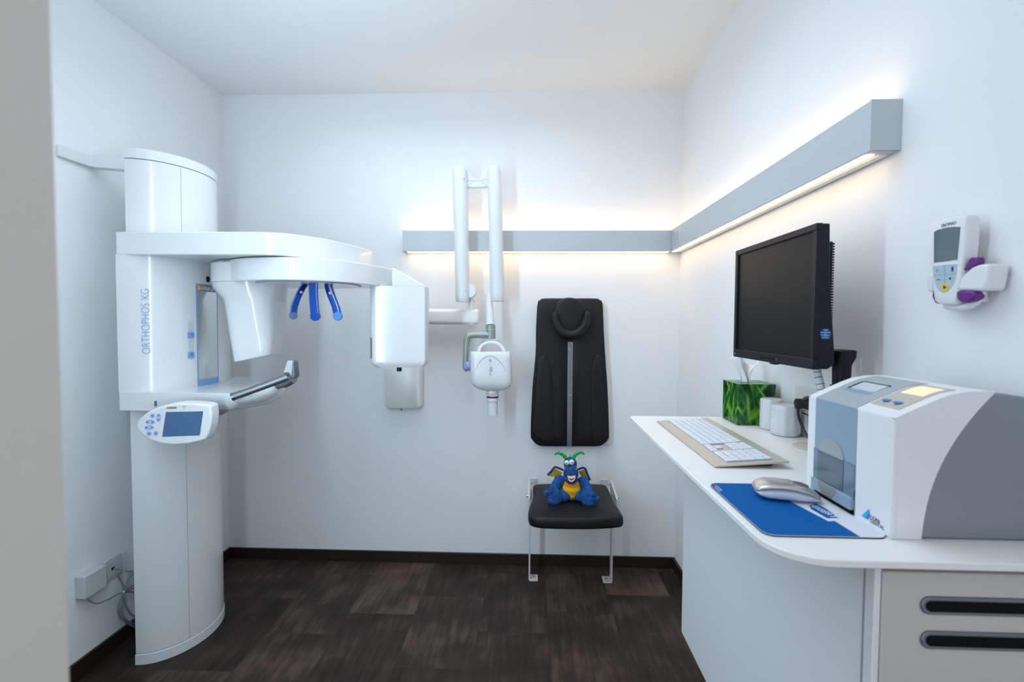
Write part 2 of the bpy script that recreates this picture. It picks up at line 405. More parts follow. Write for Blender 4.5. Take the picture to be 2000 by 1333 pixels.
strip_on(392.2, 424, zm1-.028, zm1-.002, .0024).build('badge', 'greybadge', mf, ang=60)
# badge letters
q0 = ehit(388, 640, .0045); q1 = ehit(418, 640, .0045); dr = V(q1.x-q0.x, q1.y-q0.y, 0)
for ch, pxx in zip('sirona', (388.4, 394.2, 398.2, 402.0, 407.6, 414.5)):
    q = ehit(pxx, 640, .0042); qq = ehit(pxx+4, 640, .0042); text('badge_letter', ch, V(q.x, q.y, zm1-.0165), V(qq.x-q.x, qq.y-q.y, 0), V(0, 0, 1), .026, 'whiteprint', mf, depth=.0004, stretch=1.35)
MB().ell(ehit(406, 546, .002), (.006, .010, .013)).build('sensor_dot', 'black', PM)
# slider slot
zs1, zs0 = zat(372, 626), zat(372, 702)
sl = strip_on(367.5, 378.5, zs0, zs1, .0009).build('slider_slot', 'slot', PM, ang=60)
for yy in (654, 693):
    z = zat(373, yy); sb_ = strip_on(367.5, 379, z-.012, z+.010, .006).build('slider_button', 'blueframe', sl, bevel=.001)
    q = ehit(375, yy, .0075); MB().ell(q, (.0022, .0022, .0022), nu=10, nv=8).build('button_mark', 'btnmark', sb_ if False else sl)
# lettering up the cover
tx = "ORTHOPHOS XG"
pT, pB = ehit(284, 571), ehit(286, 692)
q1 = ehit(280, 640, .001); q2 = ehit(292, 640, .001)
hr = V(q2.x-q1.x, q2.y-q1.y, 0).normalized()
q = ehit(285.5, 640, .0035)
text('lettering', tx, V(q.x, q.y, pB.z), V(0, 0, 1), -hr, .0395, 'lettering', PM, depth=.0003, stretch=.80, thin=-.0007)

# overhead fixed arm
YN = 1.78; zU = 1.688
top = [(-1.538, YN), (-1.25, YN), (-1.02, YN), (-.973, 1.787), (-.909, 1.816), (-.857, 1.87), (-.809, 1.946), (-.771, 2.067), (-.748, 2.17), (-.736, 2.276), (-.757, 2.285), (-.80, 2.33), (-.95, 2.34), (-1.54, 2.34)]
ps = [V(x, y, ZA) for x, y in top]
cur = spline([V(*p, 0) for p in top[2:10]], 4)
poly2 = [V(-1.538, YN, 0), V(-1.25, YN, 0)]+cur+[V(-.748, 2.29, 0), V(-.80, 2.335, 0), V(-.95, 2.345, 0), V(-1.538, 2.345, 0)]
MB().prism([p+V(0, 0, ZA) for p in poly2], (0, 0, zU-ZA)).build('upper_arm', 'shell', PM, bevel=.004, seg=3)
# slender end trim
MB().box((-.752, 2.268, ZA+.002), (-.7345, 2.284, zU-.001)).build('arm_end_cap', 'satin', PM, bevel=.002)

# rotating arm
zr1, zr0 = 1.600, 1.514
fr = spline([V(-1.36, 2.10, 0), V(-1.30, 2.01, 0), V(-1.222, 1.927, 0), V(-1.15, 1.872, 0), V(-1.078, 1.835, 0), V(-.948, 1.808, 0), V(-.841, 1.834, 0), V(-.75, 1.90, 0), V(-.69, 2.00, 0), V(-.655, 2.10, 0), V(-.622, 2.215, 0)], 4)
bk = [V(-.632, 2.235, 0), V(-.70, 2.25, 0), V(-.95, 2.27, 0), V(-1.15, 2.27, 0), V(-1.29, 2.21, 0)]
RA = MB().prism([p+V(0, 0, zr0) for p in fr+bk], (0, 0, zr1-zr0)).build('rotating_arm', 'shell', PM, bevel=.004, seg=3)
# round turning plate under the arm
MB().lathe((-.92, 2.03, zr0), [(.205, .001), (.205, -.0015), (.198, -.004), (.0, -.004)], n=64).build('turning_ring', 'seam', RA)
MB().lathe((-.92, 2.03, zr0-.0005), [(.196, .001), (.196, -.004), (.0, -.0045)], n=64).build('turning_plate', 'shell', RA)
# arm seam near its left end
q = PY(439, 520, 1.905)
MB().box((-1.197, 1.885, zr0-.001), (-1.1955, 1.9, zr1-.001)).build('arm_seam', 'seam', RA)

# tube head under the left end
def sect(cx, cy, w, d, r, z, rot=0, zslope=None, n=7):
    out = []
    for a, b in rrect(w, d, r, n):
        x = cx+a*cos(rot)-b*sin(rot); y = cy+a*sin(rot)+b*cos(rot)
        out.append(V(x, y, z+(zslope(x, y) if zslope else 0)))
    return out
TH = MB().loft([sect(-1.170, 2.030, .26, .26, .126, 1.601), sect(-1.170, 2.025, .285, .285, .138, 1.590), sect(-1.170, 2.025, .285, .285, .138, 1.515)]).build('tube_head_collar', 'shell', PM, bevel=.001, seg=1)
slope = lambda x, y: (y-2.02)*.06-(.0)
def sl(k, xc): return lambda x, y: (x-xc)*.22*k
MB().loft([sect(-1.170, 2.025, .283, .283, .137, 1.514), sect(-1.168, 2.025, .270, .272, .125, 1.492), sect(-1.150, 2.025, .205, .25, .085, 1.452),
           sect(-1.146, 2.025, .194, .245, .075, 1.438), sect(-1.139, 2.02, .180, .23, .065, 1.355, .06, sl(.3, -1.139)), sect(-1.131, 2.01, .158, .20, .045, 1.265, .12, sl(.7, -1.131)), sect(-1.127, 2.00, .142, .180, .034, 1.213, .16, sl(1, -1.127)), sect(-1.127, 2.00, .137, .174, .032, 1.207, .16, sl(1, -1.127))]).build('tube_head', 'shell', PM, ang=50)
for (a, b) in ((622, 640), (640, 656)):
    pass
# sensor head under the right end
SY = 2.125
def s3(px, py): return PY(px, py, SY)
sp_ = [s3(722, 524), s3(768, 524), s3(833, 561), s3(833, 708), s3(826, 718.5), s3(757, 718.5), s3(731, 712), s3(722, 704)]
zq = lambda py: PY(780, py, SY).z
xq = lambda px: PY(px, 640, SY).x
rings = []
for z, k in ((zq(559), 0), (zq(700), 0), (zq(708), .002), (zq(714), .010), (zq(718.5), .028)):
    x0, x1 = xq(722)+k*.8, xq(829)-k*.5
    y0, y1 = SY+k*.3, SY+.085-k
    r = .032
    pts = []
    for a, b in rrect(x1-x0, y1-y0, [.030, .006, .006, .03], 6): pts.append(V((x0+x1)/2+a, (y0+y1)/2+b+.14*a, z))
    rings.append(pts)
SH = MB().loft(rings).build('sensor_head', 'shell', PM, ang=50)
xm_ = (xq(722)+xq(829))/2
MB().prism([V(x, SY+.14*(x-xm_)+.0002, z) for x, z in ((xq(766), zq(559.2)), (xq(766), zq(524)), (xq(769), zq(524)), (xq(829), zq(559.2)))], (0, .084, 0)).build('sensor_head_top', 'shell', SH, bevel=.003)
wn = []
for z in (zq(701), zq(660)):
    for_in = [V(xq(722)+.030+k_*cos(a), SY+.030+k_*sin(a)+.14*(xq(722)+.030+k_*cos(a)-(xq(722)+xq(829))/2), z) for k_, seq in ((.0306, range(9)), (.026, range(8, -1, -1))) for a in [pi+pi*.32*q_/8 for q_ in seq]]
    wn.append(for_in)
MB().loft(wn).build('sensor_window', 'greybadge', SH)
MB().cyl(V(xq(776), SY+.03, zq(727)), V(xq(776), SY+.03, zq(716)), .011, 16).build('knob', 'black', SH, bevel=.002)
# head supports: three blue blades
def blade(pts, w, YY, tip, capm, btn=None, tr=None):
    P = spline([PY(x, y, yy) for x, y, yy in pts], 6)
    m = MB(); rings = []
    n = len(P)
    for i, p in enumerate(P):
        t = (P[min(i+1, n-1)]-P[max(i-1, 0)]).normalized(); side = V(w[1], w[2], 0).normalized(); nr = t.cross(side).normalized()
        ww = w[0]*.5; th = .0045
        rings.append([p+side*(ww*a)+nr*(th*b) for a, b in rrect(2, 2, .6, 3)])
    m.loft(rings)
    b = m.build('head_support', 'bluep', PM)
    e = P[-1]; t = (P[-1]-P[-2]).normalized(); side = V(w[1], w[2], 0).normalized(); nr = t.cross(side).normalized()
    MB().cyl(e-nr*.008, e+nr*.008, w[0]*.53, 24).build('pad', capm, b, bevel=.002)
    # dark inner clamp at the root
    k = int(n*.48); rr2 = []
    for i in range(0, k):
        p = P[i]; rr2.append([p+side*(w[0]*.42*a)+nr*(.0056*c_) for a, c_ in rrect(2, 2, .5, 2)])
    if btn: MB().loft(rr2).build('clamp', 'bluedark', b)
    if btn:
        q = P[k-2]; MB().cyl(q-nr*.010, q+nr*.010, .0055, 16).build('screw', 'dot', b, bevel=.001)
    MB().tube([P[0]+V(0, 0, .012), P[0], P[1]], [w[0]*.46, w[0]*.5, w[0]*.5], 12, flat=.5, upv=side).build('foot', 'greyblue', b)
    return b
blade([(603, 548, 1.95), (594, 558, 1.95), (583, 578, 1.95), (575, 600, 1.95), (573, 617, 1.95)], (.028, .62, .78), 0, 0, 'greyblue', True)
blade([(612, 548, 1.90), (612, 560, 1.90), (612.5, 580, 1.90), (614, 600, 1.90), (616, 618, 1.90)], (.036, 1, 0), 0, 0, 'bluep')
blade([(643, 548, 1.95), (642, 560, 1.95), (648, 580, 1.95), (656, 600, 1.95), (660, 618, 1.95)], (.033, 1, .1), 0, 0, 'ltblue', True)

# lower platform (chin rest carrier)
ZQ = 1.022
near = [(-1.538, YN), (-1.30, YN-.012), (-1.12, YN-.015)]
pl = [V(-1.538, YN, 0), V(-1.30, YN-.012, 0), V(-1.10, YN-.015, 0)]+spline([V(-1.075, YN-.008, 0), V(-1.04, 1.82, 0), V(-1.01, 1.91, 0), V(-1.015, 2.0, 0), V(-1.06, 2.08, 0), V(-1.13, 2.14, 0)], 4)+[V(-1.25, 2.2, 0), V(-1.36, 2.3, 0), V(-1.538, 2.3, 0)]
n_ = len(pl)
def shr(p, k):
    c = V(-1.3, 2.03, 0); return V(p.x, p.y, 0) if p.x < -1.5 else c+(p-c)*k
rings = [[V(p.x, p.y, ZP) for p in pl], [V(p.x, p.y, ZP-.012) for p in pl]]
for k, z in ((.97, 1.055), (.90, 1.036), (.80, ZQ)):
    rings.append([V(*(lambda q: (q.x, q.y))(p if p.x < -1.28 and p.y < 1.9 else V(-1.3+(p.x+1.3)*k, 2.03+(p.y-2.03)*(k if p.x > -1.28 else 1), 0)), z) for p in pl])
PF = MB().loft(rings).build('platform', 'shell', PM, bevel=.003, seg=2, ang=40)
MB().box((-1.539, YN+.0006, 1.0205), (-1.31, 2.30, ZP-.004)).build('platform_bracket', 'shell', PM, bevel=.002)
# rounded end cup
q = PY(498, 771, 1.86); MB().ell(q, (.076, .10, .035), Matrix.Rotation(-.16, 3, 'Y'), 32, 20).build('end_cup', 'shell2', PF)
# key switch
ks = MB().lathe(V(PY(303, 787, YN-.002).x, YN-.004, PY(303, 787, YN).z), [(.011, .004), (.011, -.001), (.009, -.002)], axis=(0, 1, 0), n=24).build('key_switch', 'cream', PF)
q = PY(303, 789, YN-.012); MB().box((q.x-.003, q.y, q.z-.010), (q.x+.003, q.y+.006, q.z+.010)).build('key', 'steel', ks)
# handles
h0, h1 = PY(456, 775, 1.735), PY(562, 737, 1.80)
HD = MB().tube([h0, h0+(h1-h0)*.5+V(0, 0, -.001), h1], .0135, 20).build('handle', 'dsteel', PM)
MB().tube([h0-(h1-h0).normalized()*.006, h0+(h1-h0).normalized()*.001], .0148, 20).build('handle_ring', 'steel', HD)
g0, g1 = PY(540, 757, 1.93), PY(574, 742, 1.86)
MB().tube(spline([g0, (g0+g1)/2+V(0, 0, -.004), g1], 4), [.009]*4+[.0135]*5, 16).build('handle', 'dsteel', PM)
gb = [PY(x, y, 1.80) for x, y in ((561, 705), (570, 704.5), (573, 707), (576, 734), (573, 741), (568, 741), (563, 736), (553, 731))]
MB().prism(gb, (.004, .032, 0)).build('handle_bracket', 'dsteel', PM, bevel=.004, seg=3)
gb2 = [PY(x, y, 1.795) for x, y in ((561, 705), (571, 705), (569, 735), (564, 728), (553, 729))]
MB().prism(gb2, (.0, .012, 0)).build('handle_bracket', 'alu', PM, bevel=.002)
# mount under the platform
mq = PY(424, 793, 1.86)
MB().lathe(V(mq.x, 1.86, mq.z), [(.048, .015), (.046, -.008), (.036, -.026), (.018, -.036), (0, -.038)], n=32).build('panel_mount', 'alu', PM)

# control panel
CY = 1.66
tilt = lambda p: V(p.x, p.y+(p.z-1.0)*.25, p.z)
outl = [(266, 832), (268, 824), (272.5, 818.6), (286, 807), (306, 797), (326.5, 791.6), (349, 788.5), (376, 788.5), (403, 791), (411, 794), (413.5, 810.5), (412, 828.5), (407.6, 846.5), (402, 858.7), (389.6, 862.8), (367, 867.7), (340, 870), (317.5, 868), (295, 862), (277, 850), (268, 839)]
CP = MB().prism([PY(x, y, CY) for x, y in outl], (0, .045, .004)).build('control_panel', 'shell2', PM, bevel=.006, seg=4)
def cpp(pts, off, name, m, par=CP, bevel=0):
    return MB().prism([PY(x, y, CY)-V(0, off, 0) for x, y in pts], (0, off+.001, 0)).build(name, m, par, bevel=bevel)
cpp([(324.3, 805.3), (397, 803.8), (390.3, 851), (316.8, 853.8)], .0006, 'display', 'lcd')
def oval(cx, cy, rx, ry, a0=0, a1=2*pi, n=20): return [(cx+rx*cos(a0+(a1-a0)*k/n), cy+ry*sin(a0+(a1-a0)*k/n)) for k in range(n+1 if a1-a0 < 6.2 else n)]
for bx in (oval(298, 812.7, 4.6, 4.4), oval(291.2, 847.5, 4.8, 4.6), oval(304.6, 847, 4.8, 4.6),
           oval(310.3, 815.5, 4.6, 7, pi, 2*pi), oval(309.7, 817, 4.6, 7, 0, pi),
           oval(292.5, 824.8, 8, 4.6, pi/2, 1.5*pi), oval(294.3, 824.6, 8, 4.6, -pi/2, pi/2), oval(290.8, 835.8, 8, 4.6, pi/2, 1.5*pi), oval(292.4, 835.4, 8, 4.6, -pi/2, pi/2)):
    b = cpp(bx, .0008, 'button', 'btn')
    cx = sum(p[0] for p in bx)/len(bx); cy = sum(p[1] for p in bx)/len(bx)
    cpp(oval(cx, cy, 1.2, 1.2, n=8), .0012, 'button_mark', 'btnmark', b)
cpp([(325.2, 795.5), (329.6, 795.3), (329.6, 799.2), (325.2, 799.4)], .0007, 'badge', 'orange')
cpp([(329.6, 795.3), (345.3, 795), (345, 798.8), (329.6, 799.2)], .0007, 'badge', 'greybadge')
for cx, cy in ((357.5, 794.6), (361.8, 794.4), (359.5, 797.4)): cpp(oval(cx, cy, 1.4, 1.2, n=8), .0007, 'warning_mark', 'orange')
cpp(oval(378.2, 795.2, .9, .9, n=8), .0007, 'indicator', 'dot')

# ------------------------------------------------------------------ white box on the back wall behind the sensor head
wb = thing('equipment_box', (-.705, 2.68, .87), 'white rounded wall box hanging below the x-ray sensor head on back wall', 'wall box')
a, b = PY(749, 712, 2.655), PY(822, 800, 2.655)
MB().loft([[V((a.x+b.x)/2+u*k, yy, (a.z+b.z)/2+v*k2) for u, v in rrect(abs(b.x-a.x), abs(a.z-b.z), .025, 5)] for yy, k, k2 in ((YB-.001, 1, 1), (2.672, 1, 1), (2.66, .97, .98), (2.652, .9, .94))]).build('box_body', 'cream', wb, ang=50)
MB().box((b.x-.030, 2.6508, b.z+.03), (b.x-.0285, 2.6535, a.z-.01)).build('edge_line', 'satin', wb)
q = PY(784, 802, 2.66); MB().cyl(q-V(0, 0, .0), q+V(0, 0, .008), .005, 12).build('indicator', 'horn', wb)

# ------------------------------------------------------------------ intraoral x-ray on folding arm
IX = thing('dental_xray_arm', (-.30, YB, 1.26), 'white folding-arm dental x-ray with grey elbow and pear-shaped head on back wall', 'x-ray device')
YA = 2.535
br = MB()
p0, p1 = PY(770, 619, 2.60), PY(930, 619, 2.60)
br.loft([[V(x, 2.60+u*s_, (p0.z+p1.z)/2+v*s_) for u, v in rrect(.075, .082, .02, 4)] for x, s_ in ((p0.x, 1), (p1.x-.006, 1), (p1.x+.012, .92), (p1.x+.018, .7))])
br.build('mounting_bracket', 'cream', IX, ang=50)
MB().box((p0.x-.02, 2.60, p0.z-.09), (p0.x+.06, YB-.001, p0.z+.09)).build('mounting_plate', 'cream', IX, bevel=.01, seg=3)
q = PY(921, 631, 2.585); MB().cyl(q, q-V(0, 0, .012), .016, 24).build('pivot_cap', 'shell2', IX, bevel=.003)
def xarm(x0t, x1t, x0b, x1b, yt, yb_, name, side):
    """long fold-up arm with rounded ends, front convex"""
    rings = []
    ys = [(yt, .78), (yt+4, .92), (yt+10, 1), ((yt+yb_)/2, 1), (yb_-12, 1), (yb_-3, .97), (yb_, .9)]
    for (yy, s_) in ys:
        f = (yy-yt)/(yb_-yt); a = PY(x0t+(x0b-x0t)*f, yy, YA); b = PY(x1t+(x1b-x1t)*f, yy, YA)
        w = (b.x-a.x); cx = (a.x+b.x)/2; z = (a.z+b.z)/2
        rings.append([V(cx+u*(s_ if s_ < 1 else 1), YA+.005+v*s_, z) for u, v in rrect(w, .085, [.034, .034, .01, .01], 6)])
    o = MB().loft(rings).build(name, 'satin', IX, ang=50)
    for yy in (yt+20, yb_-22):
        f = (yy-yt)/(yb_-yt); xx = (x1t+(x1b-x1t)*f-7) if side < 0 else (x0t+(x0b-x0t)*f+8)
        q = PY(xx, yy, YA-.035); MB().cyl(q, q+V(0, .006, 0), .0045, 12).build('screw_cover', 'dot', o)
    q1_ = (yb_-7-yt)/(yb_-yt)
    return o
xarm(883.5, 912.5, 890, 916.5, 328, 590, 'folding_arm', -1)
xarm(952, 978, 957.5, 985.5, 326, 589, 'folding_arm', 1)
# yoke joining the tops
yk = [(908, 331), (914, 333), (919, 340), (922, 347), (926, 349), (937, 349), (940, 341), (944, 334), (950, 329.5), (957, 327), (957, 364), (950, 365.5), (930, 367), (914, 366), (908, 362)]
YK = MB().prism([PY(x, y, YA) for x, y in yk], (0, .035, 0)).build('yoke', 'satin', IX, bevel=.004, seg=2)
MB().tube([PY(x, y, YA-.0005) for x, y in ((913, 352.5), (925, 353.2), (938, 353), (951, 350.5))], .0006, 6).build('yoke_seam', 'seam', YK)
MB().tube([PY(x, y, YA-.0005) for x, y in ((913, 363), (918, 360), (924, 354))], .0006, 6).build('yoke_seam', 'seam', YK)
MB().tube([PY(x, y, YA-.0005) for x, y in ((951, 362), (945, 359), (940, 354))], .0006, 6).build('yoke_seam', 'seam', YK)
# elbow discs at the lower ends
for cx, rr_ in ((917, 13), (957, 12)):
    c = PY(cx, 569, YA+.0); r_ = (PY(cx+rr_, 569, YA).x-c.x)
    MB().lathe(c+V(0, -.004, 0), [(r_*.96, 0), (r_, .003), (r_, .032), (r_*.96, .036)], axis=(0, 1, 0), n=36).build('elbow_joint', 'satin', IX)
c = PY(920.5, 590, 2.575); c2 = PY(920.5, 606, 2.585)
MB().cyl(V(c.x, 2.57, c.z+.02), V(c.x, 2.58, c2.z), .0155, 24).build('pivot_post', 'cream', IX)
# lower post
a, b = PY(955, 575, YA), PY(957.5, 635, YA-.03)
MB().tube([a, (a+b)/2, b], [.012, .019, .0215], 24).build('drop_post', 'shell2', IX)
gcol = PY(958, 635, YA-.03); gbt = PY(958.5, 662, YA-.03)
MB().cyl(gcol, gbt, .0245, 28).build('elbow_collar', 'greenarm', IX, bevel=.002)
MB().cyl(gcol+(gbt-gcol)*.30, gcol+(gbt-gcol)*.32, .0248, 28).build('collar_line', 'whiteprint', IX)
# grey elbow
el = [(958, 654, .024), (935, 654, .021), (922, 654.5, .021), (914.5, 657, .021), (911.5, 668, .0185), (910, 690, .0165), (909, 710, .016), (910, 719, .017), (914, 722, .017)]
P_ = spline([PY(x, y, YA-.03) for x, y, r in el], 4); rr_ = []
for i in range(len(el)-1):
    for k in range(4): rr_.append(el[i][2]+(el[i+1][2]-el[i][2])*k/4)
rr_.append(el[-1][2])
MB().tube(P_, rr_, 16, flat=.9, upv=(0, 1, 0)).build('elbow', 'greenarm', IX)
MB().cyl(PY(911, 715, YA-.035), PY(926, 715, YA-.035), .026, 28).build('dial', 'lilac', IX, bevel=.002)
for k in range(4):
    q = PY(917.5, 707+k*5, YA-.062); MB().box((q.x-.0012, q.y, q.z-.001), (q.x+.0012, q.y+.003, q.z+.001)).build('dial_mark', 'btnmark', IX)
# pear shaped head
YH = 2.44
hx = lambda px, yy: PY(px, yy, YH+.06)
rings = []
for (y, xl, xr, dd, r1) in ((687, 920.5, 997, .11, .03), (690, 920, 998.5, .12, .03), (700, 920, 999, .125, .032), (730, 920, 1000, .13, .035), (745, 920.5, 1000.5, .13, .035), (752, 924, 999, .12, .035), (757, 930, 995, .105, .032), (761, 938, 986, .085, .03), (763, 948, 975, .06, .02)):
    a = hx(xl, y); b = hx(xr, y); rings.append([V((a.x+b.x)/2+u, YH+.06+v, (a.z+b.z)/2) for u, v in rrect(b.x-a.x, dd, r1*.99 if r1*2 < min(b.x-a.x, dd) else min(b.x-a.x, dd)*.49, 6)])
XH = MB().loft(rings).build('xray_head', 'shell2', IX, ang=50)
hq = [PY(x, y, YH+.045) for x, y in ((935, 688), (938, 679), (946, 672.5), (958, 669.5), (970, 671.5), (980, 678), (985, 688))]
MB().tube(spline(hq, 6), .0095, 14, flat=.9).build('carry_handle', 'shell2', XH)
arc = [PY(x, y, YH-.0035) for x, y in ((929, 724), (933, 714), (941, 703), (949, 697), (957, 695), (965, 697.5), (974, 704), (983, 715), (988, 726))]
MB().tube(spline(arc, 5), .0010, 6).build('cover_seam', 'seam', XH)
text('brand_mark', 'G', PY(957.5, 704.5, YH-.0065), (1, 0, 0), (0, 0, 1), .017, 'purple', XH, align='CENTER')
text('lettering', 'XT', PY(958.3, 717, YH-.0065), (0, 0, -1), (1, 0, 0), .017, 'purple', XH)
text('lettering', 'v', PY(957.8, 714, YH-.0065), (0, 0, -1), (1, 0, 0), .012, 'lilac', XH)
text('lettering', 'prod', PY(957.8, 724.5, YH-.0065), (0, 0, -1), (1, 0, 0), .012, 'lilac', XH)
MB().ell(hx(961.5, 766) , (.032, .036, .032)).build('cone_neck', 'shell2', XH)
c = hx(962, 775)
MB().lathe(c, [(.0305, 0.004), (.0305, -.005), (.029, -.006)], n=40).build('ring', 'purple', XH)
MB().lathe(c, [(.030, .018), (.0315, .0045), (.028, .003)], n=40).build('cone_collar', 'shell2', XH)
MB().lathe(c, [(.0295, -.006), (.0300, -.012), (.0300, -.023), (.0262, -.026), (.0262, -.095), (.025, -.0955), (.020, -.09)], n=40).build('cone', 'shell2', XH)

def spl2(p):
    return [(q.x, q.y) for q in spline([V(a, b, 0) for a, b in p], 4)]
# ------------------------------------------------------------------ wall back cushion
WB = thing('padded_backrest', (.215, YB, .68), 'tall black padded backrest with horseshoe headrest mounted on the back wall', 'backrest')
YR = 2.665
MB().prism([PY(x, y, YB-.004) for x, y in ((1054, 592), (1178, 592), (1190, 866), (1044, 866))], (0, -.03, 0)).build('backboard', 'cream_metal', WB, bevel=.004)
for s in (-1, 1):
    if s < 0: ol = [(1113.5, 583), (1065, 583), (1055, 586), (1050, 594), (1047, 640), (1046, 690), (1040, 760), (1036.5, 845), (1040, 861), (1051, 871), (1066, 873.5), (1113, 873.5)]
    else: ol = [(1114.5, 583), (1162, 583), (1172, 586), (1177, 594), (1179, 640), (1182, 690), (1187, 760), (1190, 845), (1187, 861), (1176, 871), (1162, 873.5), (1115.5, 873.5)]
    P_ = [PY(x, y, YR) for x, y in spl2(ol)]; c = sum(P_, V(0, 0, 0))/len(P_)
    rings = []
    for k, dy in ((1.0, .032), (1.0, .012), (.985, .003), (.95, -.002), (.6, -.003), (.2, -.0035)):
        rings.append([V(c.x+(p.x-c.x)*k, YR+dy, c.z+(p.z-c.z)*(1-(1-k)*.5)) for p in P_])
    cu = MB().loft(rings).build('cushion', 'black_leather', WB, ang=70)
    sx = [(1067, 690), (1074, 712), (1079, 740), (1081, 800), (1080, 865)] if s < 0 else [(1165, 690), (1157, 712), (1153, 740), (1155, 800), (1158, 865)]
    ed = [(1049, 700), (1046, 740), (1043, 800), (1041, 850)] if s < 0 else [(1180, 700), (1184, 740), (1187, 800), (1187, 850)]
    mid = [((a[0]+b[0])/2, (a[1]+b[1])/2) for a, b in zip(sx[1:], ed)]
    pan = [PY(x, y, YR-.002) for x, y in spl2(sx+ed[::-1])]
    cc = sum(pan, V(0, 0, 0))/len(pan)
    MB().loft([[V(cc.x+(p.x-cc.x)*k, YR+dy, cc.z+(p.z-cc.z)*(1-(1-k)*.35)) for p in pan] for k, dy in ((1.0, .002), (1.0, -.002), (.93, -.0065), (.8, -.0085), (.4, -.009), (.1, -.009))]).build('side_bolster', 'black_leather', cu, ang=70)
a, b = PY(1108.8, 668, YR-.004), PY(1117, 871, YR-.004)
tr = MB().box((a.x, YR-.009, b.z), (b.x, YR+.004, a.z)).build('track', 'steel', WB, bevel=.001)
MB().box((a.x+.007, YR-.0098, b.z+.004), (b.x-.007, YR-.0088, a.z)).build('track_groove', 'dsteel', tr)
for yy in (683, 772, 861): q = PY(1113, yy, YR-.011); MB().cyl(q, q+V(0, .003, 0), .003, 12).build('screw', 'offmetal', tr)
HR = [PY(x, y, 2.635) for x, y in ((1079, 612), (1082, 600), (1090, 588), (1101, 582), (1113, 580.5), (1127, 583), (1139, 590), (1147, 602), (1149, 614), (1146, 640), (1130, 655), (1113, 658), (1095, 655), (1082, 640))]
c = sum(HR, V(0, 0, 0))/len(HR)
hr_o = MB().loft([[V(c.x+(p.x-c.x)*k, y_, c.z+(p.z-c.z)*k) for p in HR] for k, y_ in ((.96, 2.662), (1, 2.648), (.98, 2.634), (.9, 2.627), (.5, 2.623), (.1, 2.622))]).build('headrest', 'black_leather', WB, ang=70, sub=1)
us = spline([PY(x, y, 2.612) for x, y in ((1083, 616), (1084.5, 627), (1090, 640), (1101, 651), (1114, 654.5), (1128, 651), (1139, 640), (1145, 627), (1146.5, 614))], 5)
MB().tube([us[0]+V(-.002, 0, .018)]+us+[us[-1]+V(.002, 0, .018)], [.011]+[.0215+.010*sin(pi*i/(len(us)-1)) for i in range(len(us))]+[.011], 18, flat=.85, upv=(0, 1, 0)).build('headrest_horseshoe', 'black_leather', hr_o, sub=1)

# ------------------------------------------------------------------ folding seat
FS = thing('folding_seat', (.215, 2.5, 0), 'black padded folding wall seat on slim cream metal legs below the backrest', 'seat')
zs = .492
top = [(1041, 948), (1054, 944.5), (1113, 944), (1172, 945), (1185, 949), (1192, 962), (1197, 975), (1207, 990), (1215, 1003), (1216, 1009), (1196, 1012), (1160, 1014), (1113, 1014), (1067, 1013), (1042, 1010), (1032, 1003), (1033, 990), (1039, 975), (1042, 962)]
P_ = [PZ(x, y, zs) for x, y in top]
P_ = spline(P_+[P_[0]], 3)[:-1]
c = sum(P_, V(0, 0, 0))/len(P_)
seat = MB().loft([[V(c.x+(p.x-c.x)*k, c.y+(p.y-c.y)*k, z) for p in P_] for k, z in ((.93, zs-.052), (.985, zs-.048), (1.0, zs-.036), (1.0, zs-.016), (.985, zs-.004), (.95, zs), (.5, zs+.003), (.05, zs+.004))]).build('seat_cushion', 'black_leather', FS, ang=70)
for s, xf in ((-1, .006), (1, .437)):
    d = -s
    lg = MB()
    xw = .009
    lg.box((xf-xw/2, 2.545, 0.0), (xf+xw/2, 2.585, zs-.06))
    lg.box((min(xf, xf+d*.045), 2.535, 0), (max(xf, xf+d*.045), 2.598, .006))
    L_ = lg.build('leg', 'cream_metal', FS, bevel=.002, smooth=False)
    MB().lathe(V(xf+d*.025, 2.567, .006), [(.008, 0), (.008, .003), (.005, .006), (0, .007)], n=16).build('bolt', 'offmetal', L_)
    # side hinge plate up to the wall
    MB().prism([V(xf, 2.60, zs-.055), V(xf, 2.44, zs-.045), V(xf, 2.44, zs-.012), V(xf, 2.60, zs+.022), V(xf, 2.64, zs+.022), V(xf, 2.65, zs-.02)], (xw*s, 0, 0)).build('hinge_plate', 'cream_metal', FS, bevel=.001)
    MB().prism([V(xf, 2.585, zs-.055), V(xf, 2.585, zs-.13), V(xf, YB, zs-.10), V(xf, YB, zs-.055)], (xw*s, 0, 0)).build('mounting_plate', 'cream_metal', FS, bevel=.001)
    MB().box((xf if s < 0 else xf-.04, YB-.006, zs-.12), (xf+.04 if s < 0 else xf, YB, zs+.0)).build('mounting_plate', 'cream_metal', FS, bevel=.001)
    q = V(xf+s*.018, 2.47, zs-.014)
    MB().tube([V(xf-s*.002, 2.47, zs-.014), q], .0065, 14).build('bolt', 'offmetal', FS, bevel=.001)
    q = V(xf+d*.010, 2.60, zs+.010); MB().ell(q, (.005, .005, .005), nu=10, nv=8).build('bolt', 'offmetal', FS)

